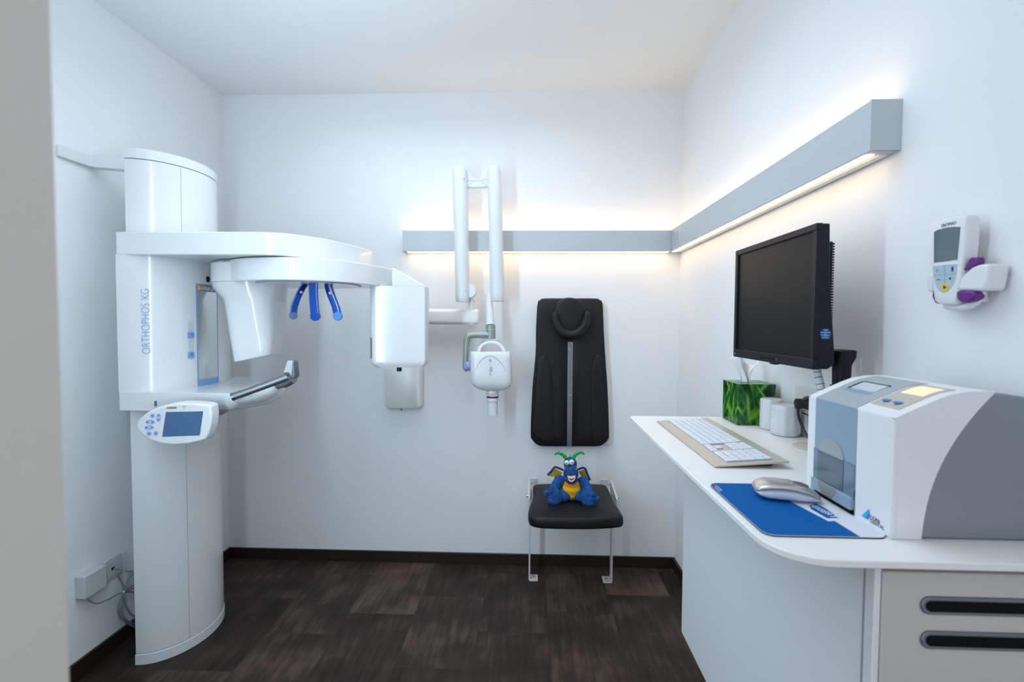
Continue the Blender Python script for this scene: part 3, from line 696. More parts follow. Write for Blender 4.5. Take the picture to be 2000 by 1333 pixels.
# ------------------------------------------------------------------ plush dragon on the seat
DG = thing('plush_dragon', (.215, 2.40, zs+.004), 'blue plush dragon with green horns, toothy grin and striped belly sitting on seat', 'plush toy')
DY = 2.38
def D(x, y, o=0): return PY(x, y, DY+o)
s1 = (D(1100, 900).x-D(1000, 900).x)/100   # metres per pixel at the toy
def E(x, y, o, rx, ry, rz, rot=None): return (D(x, y, o), (rx*s1, ry*s1, rz*s1), rot)
body = MB()
R = lambda ax, a: Matrix.Rotation(a, 3, ax)
for e in (E(1116, 957, .02, 24, 20, 24.5), E(1115, 926, .0, 15, 16, 20), E(1114, 907, .005, 13, 13, 14), E(1115, 922, -.035, 14.5, 13, 13), E(1116, 937, -.03, 13, 11, 9),
          E(1093, 940, .01, 12, 11, 11, R('Y', .5)), E(1087, 947, -.005, 10, 10, 14, R('Y', .5)), E(1082, 955, -.02, 9.5, 10, 10),
          E(1139, 942, .01, 12, 11, 11), E(1145, 950, -.005, 9, 10, 13, R('Y', -.5)), E(1148, 958, -.02, 9, 10, 9),
          E(1098, 967, -.01, 14, 20, 12, R('Z', .6)), E(1084, 971, -.045, 15, 11, 16), E(1082, 978, -.05, 13, 10, 9), E(1067, 963.5, -.055, 5.0, 6, 6.5), E(1077, 958.5, -.056, 4.8, 6, 7.5), E(1088.5, 964, -.056, 5, 6, 6.5), E(1090, 975, -.045, 8, 9, 9),
          E(1136, 967, -.01, 14, 20, 12, R('Z', -.6)), E(1150, 975, -.045, 15, 11, 15), E(1150, 982, -.05, 13, 10, 8), E(1147, 966.5, -.056, 4.8, 6, 6.5), E(1158.5, 966, -.057, 5.6, 6, 6.5), E(1167, 975, -.054, 4.6, 6, 6),
          E(1092, 935, .05, 10, 10, 7), E(1082, 976, -.052, 11, 6, 12), E(1151, 980, -.052, 12, 6, 11)):
    body.ell(*e)
BD = body.build('body', 'plush', DG, remesh=.0032)
blw = MB().ell(D(1116, 956, -.006), (17.8*s1, 16*s1, 21*s1)).build('belly', 'belly', DG)
for s, pts in ((-1, ((1105, 896), (1102, 891), (1096.5, 887), (1090, 885.3), (1086, 886.5), (1083, 889.5))), (1, ((1119.5, 896), (1122, 891), (1127, 887), (1133, 884.3), (1138, 885.3), (1141.5, 889)))):
    P_ = spline([D(x, y, 0) for x, y in pts], 5); n = len(P_)
    rad = [(3.8-2.6*(i/(n-1))**1.5)*s1 for i in range(n)]; rad[-1] = .6*s1
    hn = MB().tube(P_, rad, 14).build('horn', 'horn', DG)
    for k in (5, 10, 15, 20):
        t = (P_[k+1]-P_[k-1]).normalized(); MB().tube([P_[k]-t*.3*s1, P_[k]+t*.3*s1], rad[k]*1.04, 14).build('horn_ring', 'black', hn)
for cx, cy, r_, px, py in ((1107, 904.3, 4.6, 1106, 905.8), (1116.5, 903.3, 5, 1117.8, 903.9)):
    e = MB().ell(D(cx, cy, -.042), (r_*s1, r_*.6*s1, r_*s1)).build('eye', 'eye', DG)
    MB().ell(D(px, py, -.054), (1.2*s1, .8*s1, 1.2*s1), nu=10, nv=8).build('pupil', 'black', e)
for cx, cy in ((1103.5, 918.5), (1125.5, 917.5)): MB().ell(D(cx, cy, -.062), (2*s1, 1.6*s1, 2*s1), nu=12, nv=8).build('cheek_spot', 'red', DG)
MB().ell(D(1112.5, 911.4, -.074), (3.6*s1, 1.6*s1, 1.1*s1), nu=12, nv=8).build('nostril', 'rubber', DG)
MB().tube(spline([D(1112, 895, .0), D(1113.3, 891.5, .0), D(1114.7, 888.5, 0)], 4), .0012, 6).build('hair_tuft', 'rubber', DG)
mo = MB().prism([D(x, y, -.0757) for x, y in ((1108, 930.3), (1116, 931), (1124.5, 930), (1124.5, 935), (1121.5, 940), (1116.5, 943.3), (1111.5, 941), (1108.5, 936))], (0, .012, 0)).build('mouth', 'gum', DG, bevel=.0015)
MB().prism([D(x, y, -.0775) for x, y in ((1108.6, 930.8), (1116, 931.5), (1124, 930.5), (1123.2, 934), (1116.5, 935.8), (1109.8, 934.6))], (0, .004, 0)).build('teeth', 'tooth', mo, bevel=.0008)
MB().prism([D(x, y, -.0770) for x, y in ((1109.6, 935.5), (1111.3, 935.8), (1113, 938.6), (1116.5, 939.6), (1120, 938.4), (1122, 935), (1123.5, 935), (1121, 939.6), (1116.5, 941.9), (1111.8, 940))], (0, .004, 0)).build('teeth', 'tooth', mo, bevel=.0006)
MB().prism([D(x, y, -.0765) for x, y in ((1111.5, 936), (1116.5, 936.6), (1121.3, 935.6), (1119.5, 938), (1116.5, 939), (1113.4, 938))], (0, .003, 0)).build('tongue', 'red', mo)
for s, rim, mem in ((-1, ((1100, 919), (1095, 916.5), (1090, 914.5), (1084.5, 912.8), (1080.5, 916), (1076, 922), (1069.5, 928.5)), ((1084.5, 916), (1098.5, 924.5), (1092.5, 931.3), (1078, 931.5), (1070.5, 930))),
                    (1, ((1129, 918), (1134, 915.5), (1139.5, 914.3), (1143.5, 917), (1146.5, 925), (1149.5, 932), (1152.5, 938.5)), ((1141.5, 917.5), (1144.5, 925), (1151, 938.5), (1142, 936.5), (1134.5, 930.5), (1130, 922)))):
    w = MB().tube(spline([D(x, y, .045) for x, y in rim], 4), 2.1*s1, 10).build('wing', 'plushdark', DG)
    MB().prism([D(x, y, .043) for x, y in mem], (0, .005, 0)).build('wing_membrane', 'wing', w, bevel=.0015)
MB().tube([D(1074, 976.5, -.075), D(1080, 977, -.0755)], .001, 6).build('stitching', 'red', DG)
MB().ell(D(1084.5, 942, -.01), (1.4*s1, 1.2*s1, 1.2*s1), nu=8, nv=6).build('wrist_spot', 'red', DG)

# ------------------------------------------------------------------ desk
ZD = 1.032; TH_ = .0115
xl, xr_, yn, yf = .352, XR-.001, .688, 1.745
dp = [(xl+.004, yf-.02), (xl, yf-.05)]
dk = []
for k in range(13):
    a = pi+k/12*pi/2; dk.append((xl+.078+.078*cos(a), yn+.078+.078*sin(a)))
dk += [(xr_, yn), (xr_, yf)]
for k in range(7):
    a = pi/2+k/6*pi/2; dk.append((xl+.022+.022*cos(a), yf-.022+.022*sin(a)))
wt = MB().prism([V(x, y, ZD-TH_) for x, y in dk], (0, 0, TH_)).build('worktop', 'desk', bevel=.0018, seg=2)
tag(wt, 'slim white worktop with rounded corner running along the right wall', 'worktop')
CBn = thing('hanging_cabinet', (.65, 1.15, .355), 'white and beige cabinet with slotted drawer fronts hanging under the worktop', 'cabinet')
cx0, cyn, cyf, cz0, cz1 = .50, .715, 1.585, .355, ZD-TH_
MB().box((cx0, cyn+.022, cz0), (XR, cyf, cz1)).build('carcass', 'panel', CBn, bevel=.0015, seg=1)
MB().box((cx0-.0008, cyn+.0205, cz0), (cx0+.01, cyn+.0225, cz1-.001)).build('edge_gap', 'seam', CBn)
MB().box((cx0, cyn, cz0), (cx0+.0095, cyn+.020, cz1-.001)).build('edge_strip', 'panel', CBn, bevel=.001, seg=1)
dr_ = MB().box((cx0+.0105, cyn-.001, cz0+.30), (XR-.004, cyn+.020, cz1-.016)).build('drawer', 'front', CBn, bevel=.0015, seg=1)
MB().box((cx0+.0105, cyn-.001, cz0), (XR-.004, cyn+.020, cz0+.296)).build('drawer', 'front', CBn, bevel=.0015, seg=1)
for yy in (1181, 1248):
    c = PY(1795, yy, cyn); z = c.z; x0 = c.x; x1 = XR-.02
    w = x1-x0; cx_ = (x0+x1)/2
    hd = MB().prism([V(cx_+a, cyn-.0045, z+b) for a, b in rrect(w, .026, .0128, 8)], (0, .006, 0)).build('grip_slot', 'dsteel', dr_, bevel=.0015)
    MB().prism([V(cx_+a, cyn-.0055, z+b) for a, b in rrect(w-.012, .0155, .0076, 8)], (0, .004, 0)).build('slot_opening', 'rubber', dr_)

# ------------------------------------------------------------------ keyboard
kz0, kz1 = 1.0375, 1.0500
KX0, KX1, KY0, KY1 = .422, .588, 1.632, 1.120     # front edge x, back edge x, far y, near y
def kp(u, v, h=0):
    """u along the keyboard from its far end, v from the front edge to the back, both 0..1"""
    return V(KX0+(KX1-KX0)*v, KY0+(KY1-KY0)*u, kz0+(kz1-kz0)*v+h)
KB = thing('keyboard', (.49, 1.34, ZD), 'champagne metal keyboard with white keys lying along the worktop', 'keyboard')
MB().prism([kp(0, 0), kp(0, 1), kp(1, 1), kp(1, 0)], (0, 0, -.004)).build('base_plate', 'kbd', KB, bevel=.001)
MB().loft([[kp(.03, .06, -.004), kp(.03, .86, -.004), kp(.975, .86, -.004), kp(.975, .06, -.004)], [V(KX0+.014, KY0-.02, ZD+.0004), V(KX1-.032, KY0-.02, ZD+.0004), V(KX1-.032, KY1+.022, ZD+.0004), V(KX0+.014, KY1+.022, ZD+.0004)]]).build('gap_shade_wedge', 'dsteel', KB)  # support wedge, coloured dark to stand in for the shadow under the plate
for ua, ub, va, vb in ((0, 15, 0, 6), (15.25, 18.25, 3, 6), (15.25, 18.25, 0, 1), (16.25, 17.25, 1, 2), (18.5, 22.5, 0, 6)):
    a_, b_, c_, d_ = .03+ua*.94/22.75, .03+ub*.94/22.75, .203+.108*va, .203+.108*vb-(.026 if vb == 6 else 0)
    MB().prism([kp(a_, c_), kp(a_, d_), kp(b_, d_), kp(b_, c_)], (0, 0, .0006)).build('key_gap_shade', 'keyshade', KB)  # dark plate paints the shade into the gaps between keys
U = .94/22.75; u0 = .03; rv = [.205+.108*i for i in range(6)]   # row starts from the space-bar row up
rows = [
    [(0, 1.25), (1.25, 1.25), (2.5, 1.25), (3.75, 6.25), (10, 1.25), (11.25, 1.25), (12.5, 1.25), (13.75, 1.25), (15.25, 1), (16.25, 1), (17.25, 1), (18.5, 2), (20.5, 1)],
    [(0, 1.25), (1.25, 1)]+[(2.25+i, 1) for i in range(10)]+[(12.25, 2.75), (16.25, 1), (18.5, 1), (19.5, 1), (20.5, 1), (21.5, 1, 2, -1)],
    [(0, 1.75)]+[(1.75+i, 1) for i in range(12)]+[(13.75, 1.25), (18.5, 1), (19.5, 1), (20.5, 1)],
    [(0, 1.5)]+[(1.5+i, 1) for i in range(12)]+[(13.5, 1.5), (15.25, 1), (16.25, 1), (17.25, 1), (18.5, 1), (19.5, 1), (20.5, 1), (21.5, 1, 2, -1)],
    [(i, 1) for i in range(13)]+[(13, 2), (15.25, 1), (16.25, 1), (17.25, 1), (18.5, 1), (19.5, 1), (20.5, 1), (21.5, 1)],
    [(0, 1)]+[(1.35+i*1.04, 1) for i in range(13)]+[(15.25, 1.5), (16.75, 1.5), (18.5, 1), (19.5, 1), (20.5, 1), (21.5, 1)]]
keys = []
for ri, row in enumerate(rows):
    for kdef in row:
        a, w = kdef[0], kdef[1]; vv0 = rv[ri]; vv1 = vv0+(.092 if ri < 5 else .075)
        if len(kdef) > 2: vv0 = rv[ri-1]
        keys.append((a, w, vv0, vv1, ri))
def key_mesh(m, a, w, v0, v1):
    ua, ub = u0+a*U+.0026, u0+(a+w)*U-.0026
    r0 = [kp(ua, v0, .0), kp(ua, v1, .0), kp(ub, v1, .0), kp(ub, v0, .0)]
    e = .0010
    r1 = [p+V(0, 0, .0030) for p in r0]
    c = sum(r0, V(0, 0, 0))/4
    r2 = [V(p.x+(e if p.x < c.x else -e), p.y+(e if p.y < c.y else -e), p.z+.0040) for p in r0]
    m.loft([r0, r1, r2])
keys.sort(key=lambda k: -(k[0]+k[1]-.2*k[4]))       # nearest the viewer first
for k in keys[:96]:
    m = MB(); key_mesh(m, *k[:4]); m.build('key', 'key', KB, smooth=False)
m = MB()
for k in keys[96:]: key_mesh(m, *k[:4])
o = m.build('key_field', 'key', KB, smooth=False); o['kind'] = 'stuff'

# ------------------------------------------------------------------ mouse pad and mouse
MPt = thing('mouse_pad', (.46, .88, ZD), 'blue and white mouse pad with printed name near the worktop corner', 'mouse pad')
zp = ZD+.003
def pad_pts(inset=0):
    c = V(.459, .882, 0); w, h = .188-inset*2, .246-inset*2
    return [V(c.x+a, c.y+b, ZD+.0004) for a, b in rrect(w, h, .018, 6)]
MB().prism(pad_pts(), (0, 0, .0016)).build('rubber_base', 'rubber', MPt)
MB().prism([p+V(0, 0, .0016) for p in pad_pts(.0003)], (0, 0, .0010)).build('pad_surface', 'padwhite', MPt)
zz = ZD+.0030
bl = [p for p in pad_pts(.0004)]
def clip(poly, a, b):
    """keep the part of a flat outline to the left of the line a to b"""
    out = []; n = len(poly)
    f = lambda p: (b.x-a.x)*(p.y-a.y)-(b.y-a.y)*(p.x-a.x)
    for i in range(n):
        p, q = poly[i], poly[(i+1) % n]; fp, fq = f(p), f(q)
        if fp >= 0: out.append(p)
        if fp*fq < 0: out.append(p+(q-p)*(fp/(fp-fq)))
    return out
bd = [PZ(x, y, zz) for x, y in ((1678, 1048), (1630, 1018.4), (1618, 1019.2), (1568, 993))]
cr = pad_pts(.0004); q_ = len(cr)//4
f0 = PZ(1474, 943.5, zz); tl_ = cr[3*q_:]; bl_ = cr[:q_]
f0 = V(f0.x, tl_[0].y, 0); bd[0] = V(bd[0].x, bl_[-1].y, 0)
MB().prism([V(p.x, p.y, ZD+.0030) for p in bl_+bd+[f0]+tl_], (0, 0, .0003)).build('blue_field', 'blue', MPt)
MB().prism([V(p.x, p.y, ZD+.0030) for p in [PZ(x, y, zz) for x, y in ((1585, 995.6), (1580, 988), (1594, 984.5), (1612, 993.5), (1638, 1012.4), (1616, 1013))]], (0, 0, .0003)).build('name_label', 'blue', MPt)
ta_, tb_ = PZ(1580, 993, zz), PZ(1629, 1011, zz)
tdir = (PZ(1628, 1011.5, zz)-PZ(1588, 990, zz)); tdir.z = 0
text('lettering', 'GGERT', V(tb_.x, tb_.y, ZD+.0036)-tdir.normalized()*.052, tdir, V(-tdir.y, tdir.x, 0), .0165, 'whiteprint', MPt, depth=.0002, stretch=1.05)
for px_, py_, ln, m_ in ((1392, 947, .012, 'red'), (1398, 949, .030, 'padwhite'), (1396, 952, .026, 'padwhite')):
    q = PZ(px_, py_, zz); MB().box((q.x, q.y-ln, ZD+.0033), (q.x+(.004 if m_ == 'red' else .0014), q.y, ZD+.0036)).build('small_print', m_, MPt)
MS = thing('computer_mouse', (.49, .92, ZD+.0036), 'silver computer mouse resting on the blue mouse pad', 'mouse')
# long axis across the pad, nose towards the wall
ma_, mb_ = V(.424, .935, 0), V(.532, .912, 0)
ax = (mb_-ma_).normalized(); sd = V(-ax.y, ax.x, 0); Lm = (mb_-ma_).length
def mouse_ring(f, wid, zlo, zhi, n=20):
    c = ma_+ax*(Lm*f); out = []
    for k in range(n):
        t = 2*pi*k/n; ca, sa = cos(t), sin(t); e = .75
        x = wid/2*math.copysign(abs(ca)**e, ca); z = (zlo+zhi)/2+(zhi-zlo)/2*math.copysign(abs(sa)**e, sa)
        out.append(c+sd*x+V(0, 0, ZD+.004+z))
    return out
prof = [(.0, .02, .014, .018), (.02, .040, .011, .022), (.08, .052, .005, .026), (.2, .058, .001, .030), (.4, .058, 0, .0315), (.6, .056, 0, .030), (.8, .052, 0, .0245), (.93, .046, .001, .018), (.985, .036, .004, .013), (1.0, .02, .007, .010)]
MB().loft([mouse_ring(f, w, a+.0, max(a+.003, b-.008)) for f, w, a, b in prof]).build('mouse_base', 'mouse_side', MS, ang=80)
MB().loft([mouse_ring(f, w*1.01, max(a, b-.011), b) for f, w, a, b in prof]).build('mouse_shell', 'mouse_top', MS, ang=80)
c0 = ma_+ax*(Lm*.62); c1 = ma_+ax*(Lm*.84)
MB().tube([c0+V(0, 0, ZD+.0335), (c0+c1)/2+V(0, 0, ZD+.0315), c1+V(0, 0, ZD+.0275)], [.0035, .004, .003], 12, flat=1.2).build('scroll_wheel', 'dsteel', MS)

# ------------------------------------------------------------------ tissue box
TB = thing('tissue_box', (.73, 1.66, ZD), 'square green grass-patterned tissue box with white tissue sticking out', 'tissue box')
tx0, tx1, ty0, ty1, tz = .670, .790, 1.60, 1.722, ZD+.134
MB().box((tx0, ty0, ZD), (tx1, ty1, tz)).build('carton', 'grass', TB, bevel=.0008, seg=1)
MB().prism([V((tx0+tx1)/2+.040*cos(2*pi*k/24), (ty0+ty1)/2+.016*sin(2*pi*k/24), tz+.0003) for k in range(24)], (0, 0, .0004)).build('slot', 'seam', TB)
bm = MB(); rings = []
cx_, cy_ = (tx0+tx1)/2, (ty0+ty1)/2
for f in [i/12 for i in range(13)]:
    row = []
    for k in range(28):
        t = k/27; w = .016+.022*f
        x = cx_-.012+(t-.5)*2*w+.008*sin(f*5+t*3); y = cy_+.016*sin(t*11+f*2)*(.3+f*.9)
        z = tz-.005+f*(.088+.020*sin(t*6.5+.4)-.015*abs(t-.5)*2*f)
        row.append(V(x, y, z))
    rings.append(row)
tsu = bm.loft(rings, caps=False, closed=False).build('tissue', 'tissue', TB, ang=180)
sm = tsu.modifiers.new('thickness', 'SOLIDIFY'); sm.thickness = .0006
# ------------------------------------------------------------------ wrapped plastic cups
def cups(cx, cy, r, h, label):
    t = thing('cup_pack', (cx, cy, ZD), label, 'plastic cups', 'packs of small white plastic cups')
    rings = []
    prof = [(.0, .80), (.004, .95), (.014, 1), (.5*h, .985), (h-.012, .97), (h-.005, .99), (h-.001, .94), (h, .8)]
    for z, k in prof:
        rings.append([V(cx+r*k*(1+.025*cos(9*a))*cos(a), cy+r*k*(1+.025*cos(9*a))*sin(a), ZD+z) for a in [2*pi*i/72 for i in range(72)]])
    b = MB().loft(rings).build('cup_stack', 'shell2', t, ang=50)
    rings = [[p+(p-V(cx, cy, p.z)).normalized()*.0018+V(0, 0, .001) for p in r_] for r_ in rings[1:]]
    MB().loft(rings).build('plastic_wrap', mat('wrap_film', (.9, .91, .95), .12, alpha=.30, bump=(70, .8, .004)), t, ang=50)
    return t
cups(.752, 1.548, .031, .096, 'white plastic-wrapped cup pack standing between tissue box and nearer pack')
cups(.756, 1.470, .0385, .090, 'white plastic-wrapped cup pack in front, nearest the black plug')
# grommet
gm = thing('cable_grommet', (.757, 1.32, ZD), 'round beige cable outlet cover set in the worktop beside the scanner', 'cable outlet')
MB().lathe(V(.757, 1.325, ZD), [(.050, 0.0003), (.050, .002), (.047, .0035), (.040, .0032), (.0, .003)], n=48).build('outer_ring', 'grommet', gm, ang=30)
MB().lathe(V(.757, 1.325, ZD+.0033), [(.036, 0), (.036, .0010), (.034, .0014), (0, .0014)], n=48).build('lid', 'grommet', gm, ang=30)

# ------------------------------------------------------------------ wall socket with plug
SK = thing('power_socket', (XR, 1.38, 1.09), 'white double wall socket on the right wall behind the scanner', 'socket')
ya, yb2, zs_0, zs_1 = 1.505, 1.245, 1.100, 1.170
MB().box((XR-.011, yb2, zs_0), (XR, ya, zs_1+.004)).build('frame', 'socket', SK, bevel=.002)
MB().box((XR-.013, yb2, ZD+.001), (XR, ya-.005, zs_0-.003)).build('cable_duct', 'socket', SK, bevel=.002)
MB().lathe(V(XR-.0112, 1.425, 1.135), [(.025, .001), (.025, 0), (.021, -.001), (.0205, .008), (0, .008)], axis=(1, 0, 0), n=32).build('socket_insert', 'socket', SK, ang=30)
PG = thing('power_plug', (XR-.02, 1.425, 1.135), 'black power plug with cable in the socket beside the cup pack', 'plug')
pc = V(XR-.012, 1.425, 1.135)
MB().lathe(pc, [(.019, .0), (.0195, -.006), (.018, -.012), (.012, -.018), (.009, -.030), (.0085, -.040), (.0, -.041)], axis=(1, 0, 0), n=28).build('plug_body', 'plug', PG)
MB().box((pc.x-.040, pc.y-.006, pc.z-.016), (pc.x-.012, pc.y+.006, pc.z+.012)).build('plug_grip', 'plug', PG, bevel=.003)
MB().tube(spline([pc+V(-.03, 0, -.012), pc+V(-.032, -.004, -.035), pc+V(-.024, -.010, -.065), pc+V(-.020, -.035, -.092), pc+V(-.017, -.07, -.0985), pc+V(-.016, -.10, -.0985)], 6), .0038, 10).build('cable', 'plug', PG)

# ------------------------------------------------------------------ monitor
MN = thing('monitor', (.72, 1.35, ZD), 'black flat monitor standing behind the keyboard, angled along right wall', 'monitor')
TL, TR, BR, BL = PX(1430.6, 492, .637), PX(1589, 440.4, .637), PX(1596, 724, .640), PX(1438, 697.5, .640)
yL = (TL.y+BL.y)/2; yR = (TR.y+BR.y)/2
yL, yR = 1.562, 1.128
z1a, z0a = 1.586, 1.2575
X0m = .637
# front frame
def mframe(x0, x1, y0, y1, z0, z1, t, tb):
    m = MB(); m.box((x0, y0, z1-t), (x1, y1, z1)); m.box((x0, y0, z0), (x1, y1, z0+tb)); m.box((x0, y0, z0+tb), (x1, y0+t, z1-t)); m.box((x0, y1-t, z0+tb), (x1, y1, z1-t)); return m
BZ = mframe(X0m, X0m+.014, yR, yL, z0a, z1a, .0155, .024).build('bezel', 'black', MN, bevel=.0012, seg=1)
MB().box((X0m+.0055, yR+.0145, z0a+.022), (X0m+.012, yL-.0145, z1a-.0145)).build('screen', 'screenoff', MN)
MB().prism([V(X0m+.012, yR+.001, z0a+.001), V(X0m+.012, yR+.001, z1a-.001), V(X0m+.030, yR+.001, z1a-.001), V(X0m+.033, yR+.001, z1a-.12), V(X0m+.048, yR+.001, z0a+.04), V(X0m+.048, yR+.001, z0a+.012), V(X0m+.034, yR+.001, z0a+.001)], (0, yL-yR-.002, 0)).build('rear_housing', 'black', MN, bevel=.002, seg=1)
VB = MB().box((X0m+.028, yR+.030, z0a+.105), (X0m+.0555, yL-.045, z1a-.036)).build('vent_block', 'black', MN, bevel=.002, seg=1)
nv = 30
for k in range(nv):
    z = z0a+.108+k*(z1a-.036-z0a-.110)/nv
    MB().box((X0m+.034, yR+.026, z), (X0m+.0562, yR+.031, z+.0036)).build('vent_slat', 'black', VB, smooth=False)
st = MB().cyl(V(X0m+.026, yR+.0002, 1.338), V(X0m+.026, yR+.0016, 1.338), .0125, 32).build('sticker', 'blue', MN)
for s_, dz, sz in (('WAS', .0088, .0042), ('zu', .0058, .002), ('BEFUNDUNG', .0032, .0036), ('nach', .0004, .002), ('DIN 6868-157 und', -.0022, .0026), ('der RoeV', -.0045, .0026), ('KONSTANZ', -.0082, .0032)):
    text('lettering', s_, V(X0m+.026, yR-.0002, 1.338+dz), (1, 0, 0), (0, 0, 1), sz, 'whiteprint', st, depth=.0001, align='CENTER')
q = V(X0m-.0003, yL-.012, z0a+.010); MB().box((q.x-.0003, q.y-.0025, q.z-.003), (q.x+.001, q.y+.0025, q.z+.003)).build('logo', 'logocyan', BZ)
for k in range(7):
    yy = yL-.185-k*.0145; MB().cyl(V(X0m-.0006, yy, z0a+.0105), V(X0m+.001, yy, z0a+.0105), .0028, 14).build('button', 'dsteel' if k == 6 else 'rubber', BZ)
MB().box((X0m-.001, yL-.262, z0a-.0035), (X0m+.012, yL-.235, z0a+.001)).build('sensor_tab', 'black', BZ, bevel=.001)
# bracket and post
hx0, hx1 = X0m+.066, X0m+.112
pp = lambda px, py: PY(px, py, 1.165)
post = MB().loft([sect(.7355, 1.185, .034, .040, .008, z) for z in (ZD, 1.215)]).build('stand_lower', 'rubber', MN, ang=50)
MB().loft([sect(.736, 1.185, .028, .036, .008, 1.205), sect(.736, 1.185, .030, .038, .008, 1.265), sect(.738, 1.19, .040, .055, .008, 1.282), sect(.738, 1.19, .040, .060, .008, 1.297), sect(.738, 1.19, .034, .054, .008, 1.300)]).build('stand_post', 'black', MN, ang=50)
MB().box((X0m+.040, 1.19, 1.26), (.73, 1.34, 1.292)).build('stand_arm', 'black', MN, bevel=.004)
MB().lathe(V(.736, 1.185, ZD), [(.036, 0), (.036, .006), (.02, .01)], n=32).build('stand_base', 'rubber', MN)
# spiral wrapped cable
sc_p = spline([PY(1594, 712, 1.21), PY(1597, 730, 1.21), PY(1603, 755, 1.20), PY(1606, 775, 1.20), V(.72, 1.22, 1.12), V(.73, 1.27, 1.06), V(.745, 1.30, ZD+.012)], 6)
SW = MB().tube(sc_p, .0085, 16).build('cable_sleeve', 'spiral', MN)
for k in range(2, len(sc_p)-6, 3):
    t = (sc_p[k+1]-sc_p[k-1]).normalized(); MB().tube([sc_p[k]-t*.0007, sc_p[k]+t*.0007], .0088, 16).build('sleeve_gap', 'rubber', SW)

# ------------------------------------------------------------------ film printer / plate scanner
PR = thing('plate_scanner', (.68, .87, ZD), 'grey and white imaging plate scanner with blue-grey front at the worktop end', 'scanner')
XF = .555; Yn_, Yf_ = .762, .984; XBk = XR-.012
zf = 1.218
def prof_xz(n=14):
    pts = [(XF, ZD+.001), (XF, zf)]
    pts += [(.585, 1.232), (.612, 1.244), (.632, 1.2515), (.66, 1.2565), (.69, 1.2575), (.72, 1.256), (.76, 1.250), (XBk, 1.243)]
    pts += [(XBk, ZD+.001)]
    return pts
MB().prism([V(x, Yn_, z) for x, z in prof_xz()], (0, Yf_-Yn_, 0)).build('housing', 'printgrey', PR, bevel=.004, seg=3)
# white shell wraps the front and half the sides, ending in a concave sweep
def arcx(z):
    f = (z-ZD)/(1.2575-ZD); return .598+.086*f**2.3+.012*f
e = .003
shell_poly = [(XF-e, ZD+.0005), (XF-e, zf), (.584, 1.2335), (.612, 1.2465), (.632, 1.2545), (.66, 1.2598), (.6905, 1.2606)]
zz_ = [1.2606-(1.2606-ZD-.0005)*k/16 for k in range(17)]
side = shell_poly[:-1]+[(arcx(z), z) for z in zz_]
MB().prism([V(x, Yn_-e, z) for x, z in side], (0, .006, 0)).build('side_shell', 'printwhite', PR)
MB().prism([V(x, Yf_+e, z) for x, z in side], (0, -.006, 0)).build('side_shell', 'printwhite', PR)
# top shell as a band
tp = shell_poly[1:]
def band(y0, y1, off, name, m, pts=tp, par=PR, th=.004, **k):
    P1 = [(x, z+off) for x, z in pts]; P2 = [(x, z+off-th) for x, z in reversed(pts)]
    return MB().prism([V(x, y0, z) for x, z in P1+P2], (0, y1-y0, 0)).build(name, m, par, **k)
band(Yn_-e-.0003, Yf_+e+.0003, .0004, 'top_shell', 'printwhite')
yp0, yp1 = .843, .963
MB().box((XF-e-.0004, Yn_-e-.0004, ZD+.0005), (XF+.006, yp0, zf)).build('front_shell', 'printwhite', PR, bevel=.002)
MB().box((XF-e-.0004, yp1, ZD+.0005), (XF+.006, Yf_+e+.0004, zf)).build('front_shell', 'printwhite', PR, bevel=.002)
FP = MB().box((XF-e-.0006, yp0, 1.078), (XF+.004, yp1, zf+.001)).build('front_panel', 'printblue', PR, bevel=.001)
band(yp0+.002, yp1, .0016, 'top_panel', mat('printer_mid_grey', (.36, .40, .43), .45), [(XF-e, zf)]+[(x, z) for x, z in tp[1:-1]]+[(.668, 1.2600)], bevel=.0006, seg=1)
# input slot recess on top: dark opening with pale plate guide
def topz(x):
    pts = tp
    for (xa, za), (xb_, zb_) in zip(pts, pts[1:]):
        if xa <= x <= xb_: return za+(zb_-za)*(x-xa)/(xb_-xa)
    return pts[-1][1]
def tquad(x0, x1, y0, y1, off, name, m, par=PR, th=.002):
    n = 6; xs = [x0+(x1-x0)*k/n for k in range(n+1)]
    P1 = [(x, topz(x)+off) for x in xs]; P2 = [(x, z-th) for x, z in reversed(P1)]
    return MB().prism([V(x, y0, z) for x, z in P1+P2], (0, y1-y0, 0)).build(name, m, par)
TQ = tquad(.588, .628, .872, .944, .0020, 'slot_recess', 'printblue')
tquad(.598, .622, .872, .935, .0026, 'slot_guide', mat('guide_grey', (.55, .60, .64), .3), TQ)
tquad(.596, .6225, .936, .9395, .0030, 'slot_gap', 'rubber', TQ)
tquad(.6225, .6238, .868, .936, .0030, 'slot_gap', 'rubber', TQ)
# keypad
yk0, yk1 = .777, .840
KP = tquad(.571, .655, yk0, yk1, .0016, 'keypad', 'keypad')
tquad(.612, .645, yk0+.008, yk1-.010, .0022, 'display', 'display_warm', KP)
for yy in (.822, .797):
    q = V(.585, yy, topz(.585)+.0018); MB().lathe(q, [(.0072, 0), (.0072, .0012), (.006, .002), (0, .002)], n=24).build('button', 'btnblue', KP)
for xx, yy in ((.578, .834), (.585, .835), (.592, .835), (.597, .820), (.599, .806), (.601, .792)):
    q = V(xx, yy, topz(xx)+.0019); MB().lathe(q, [(.0022, 0), (.0022, .0004), (0, .0006)], n=12).build('indicator', 'whiteprint', KP)
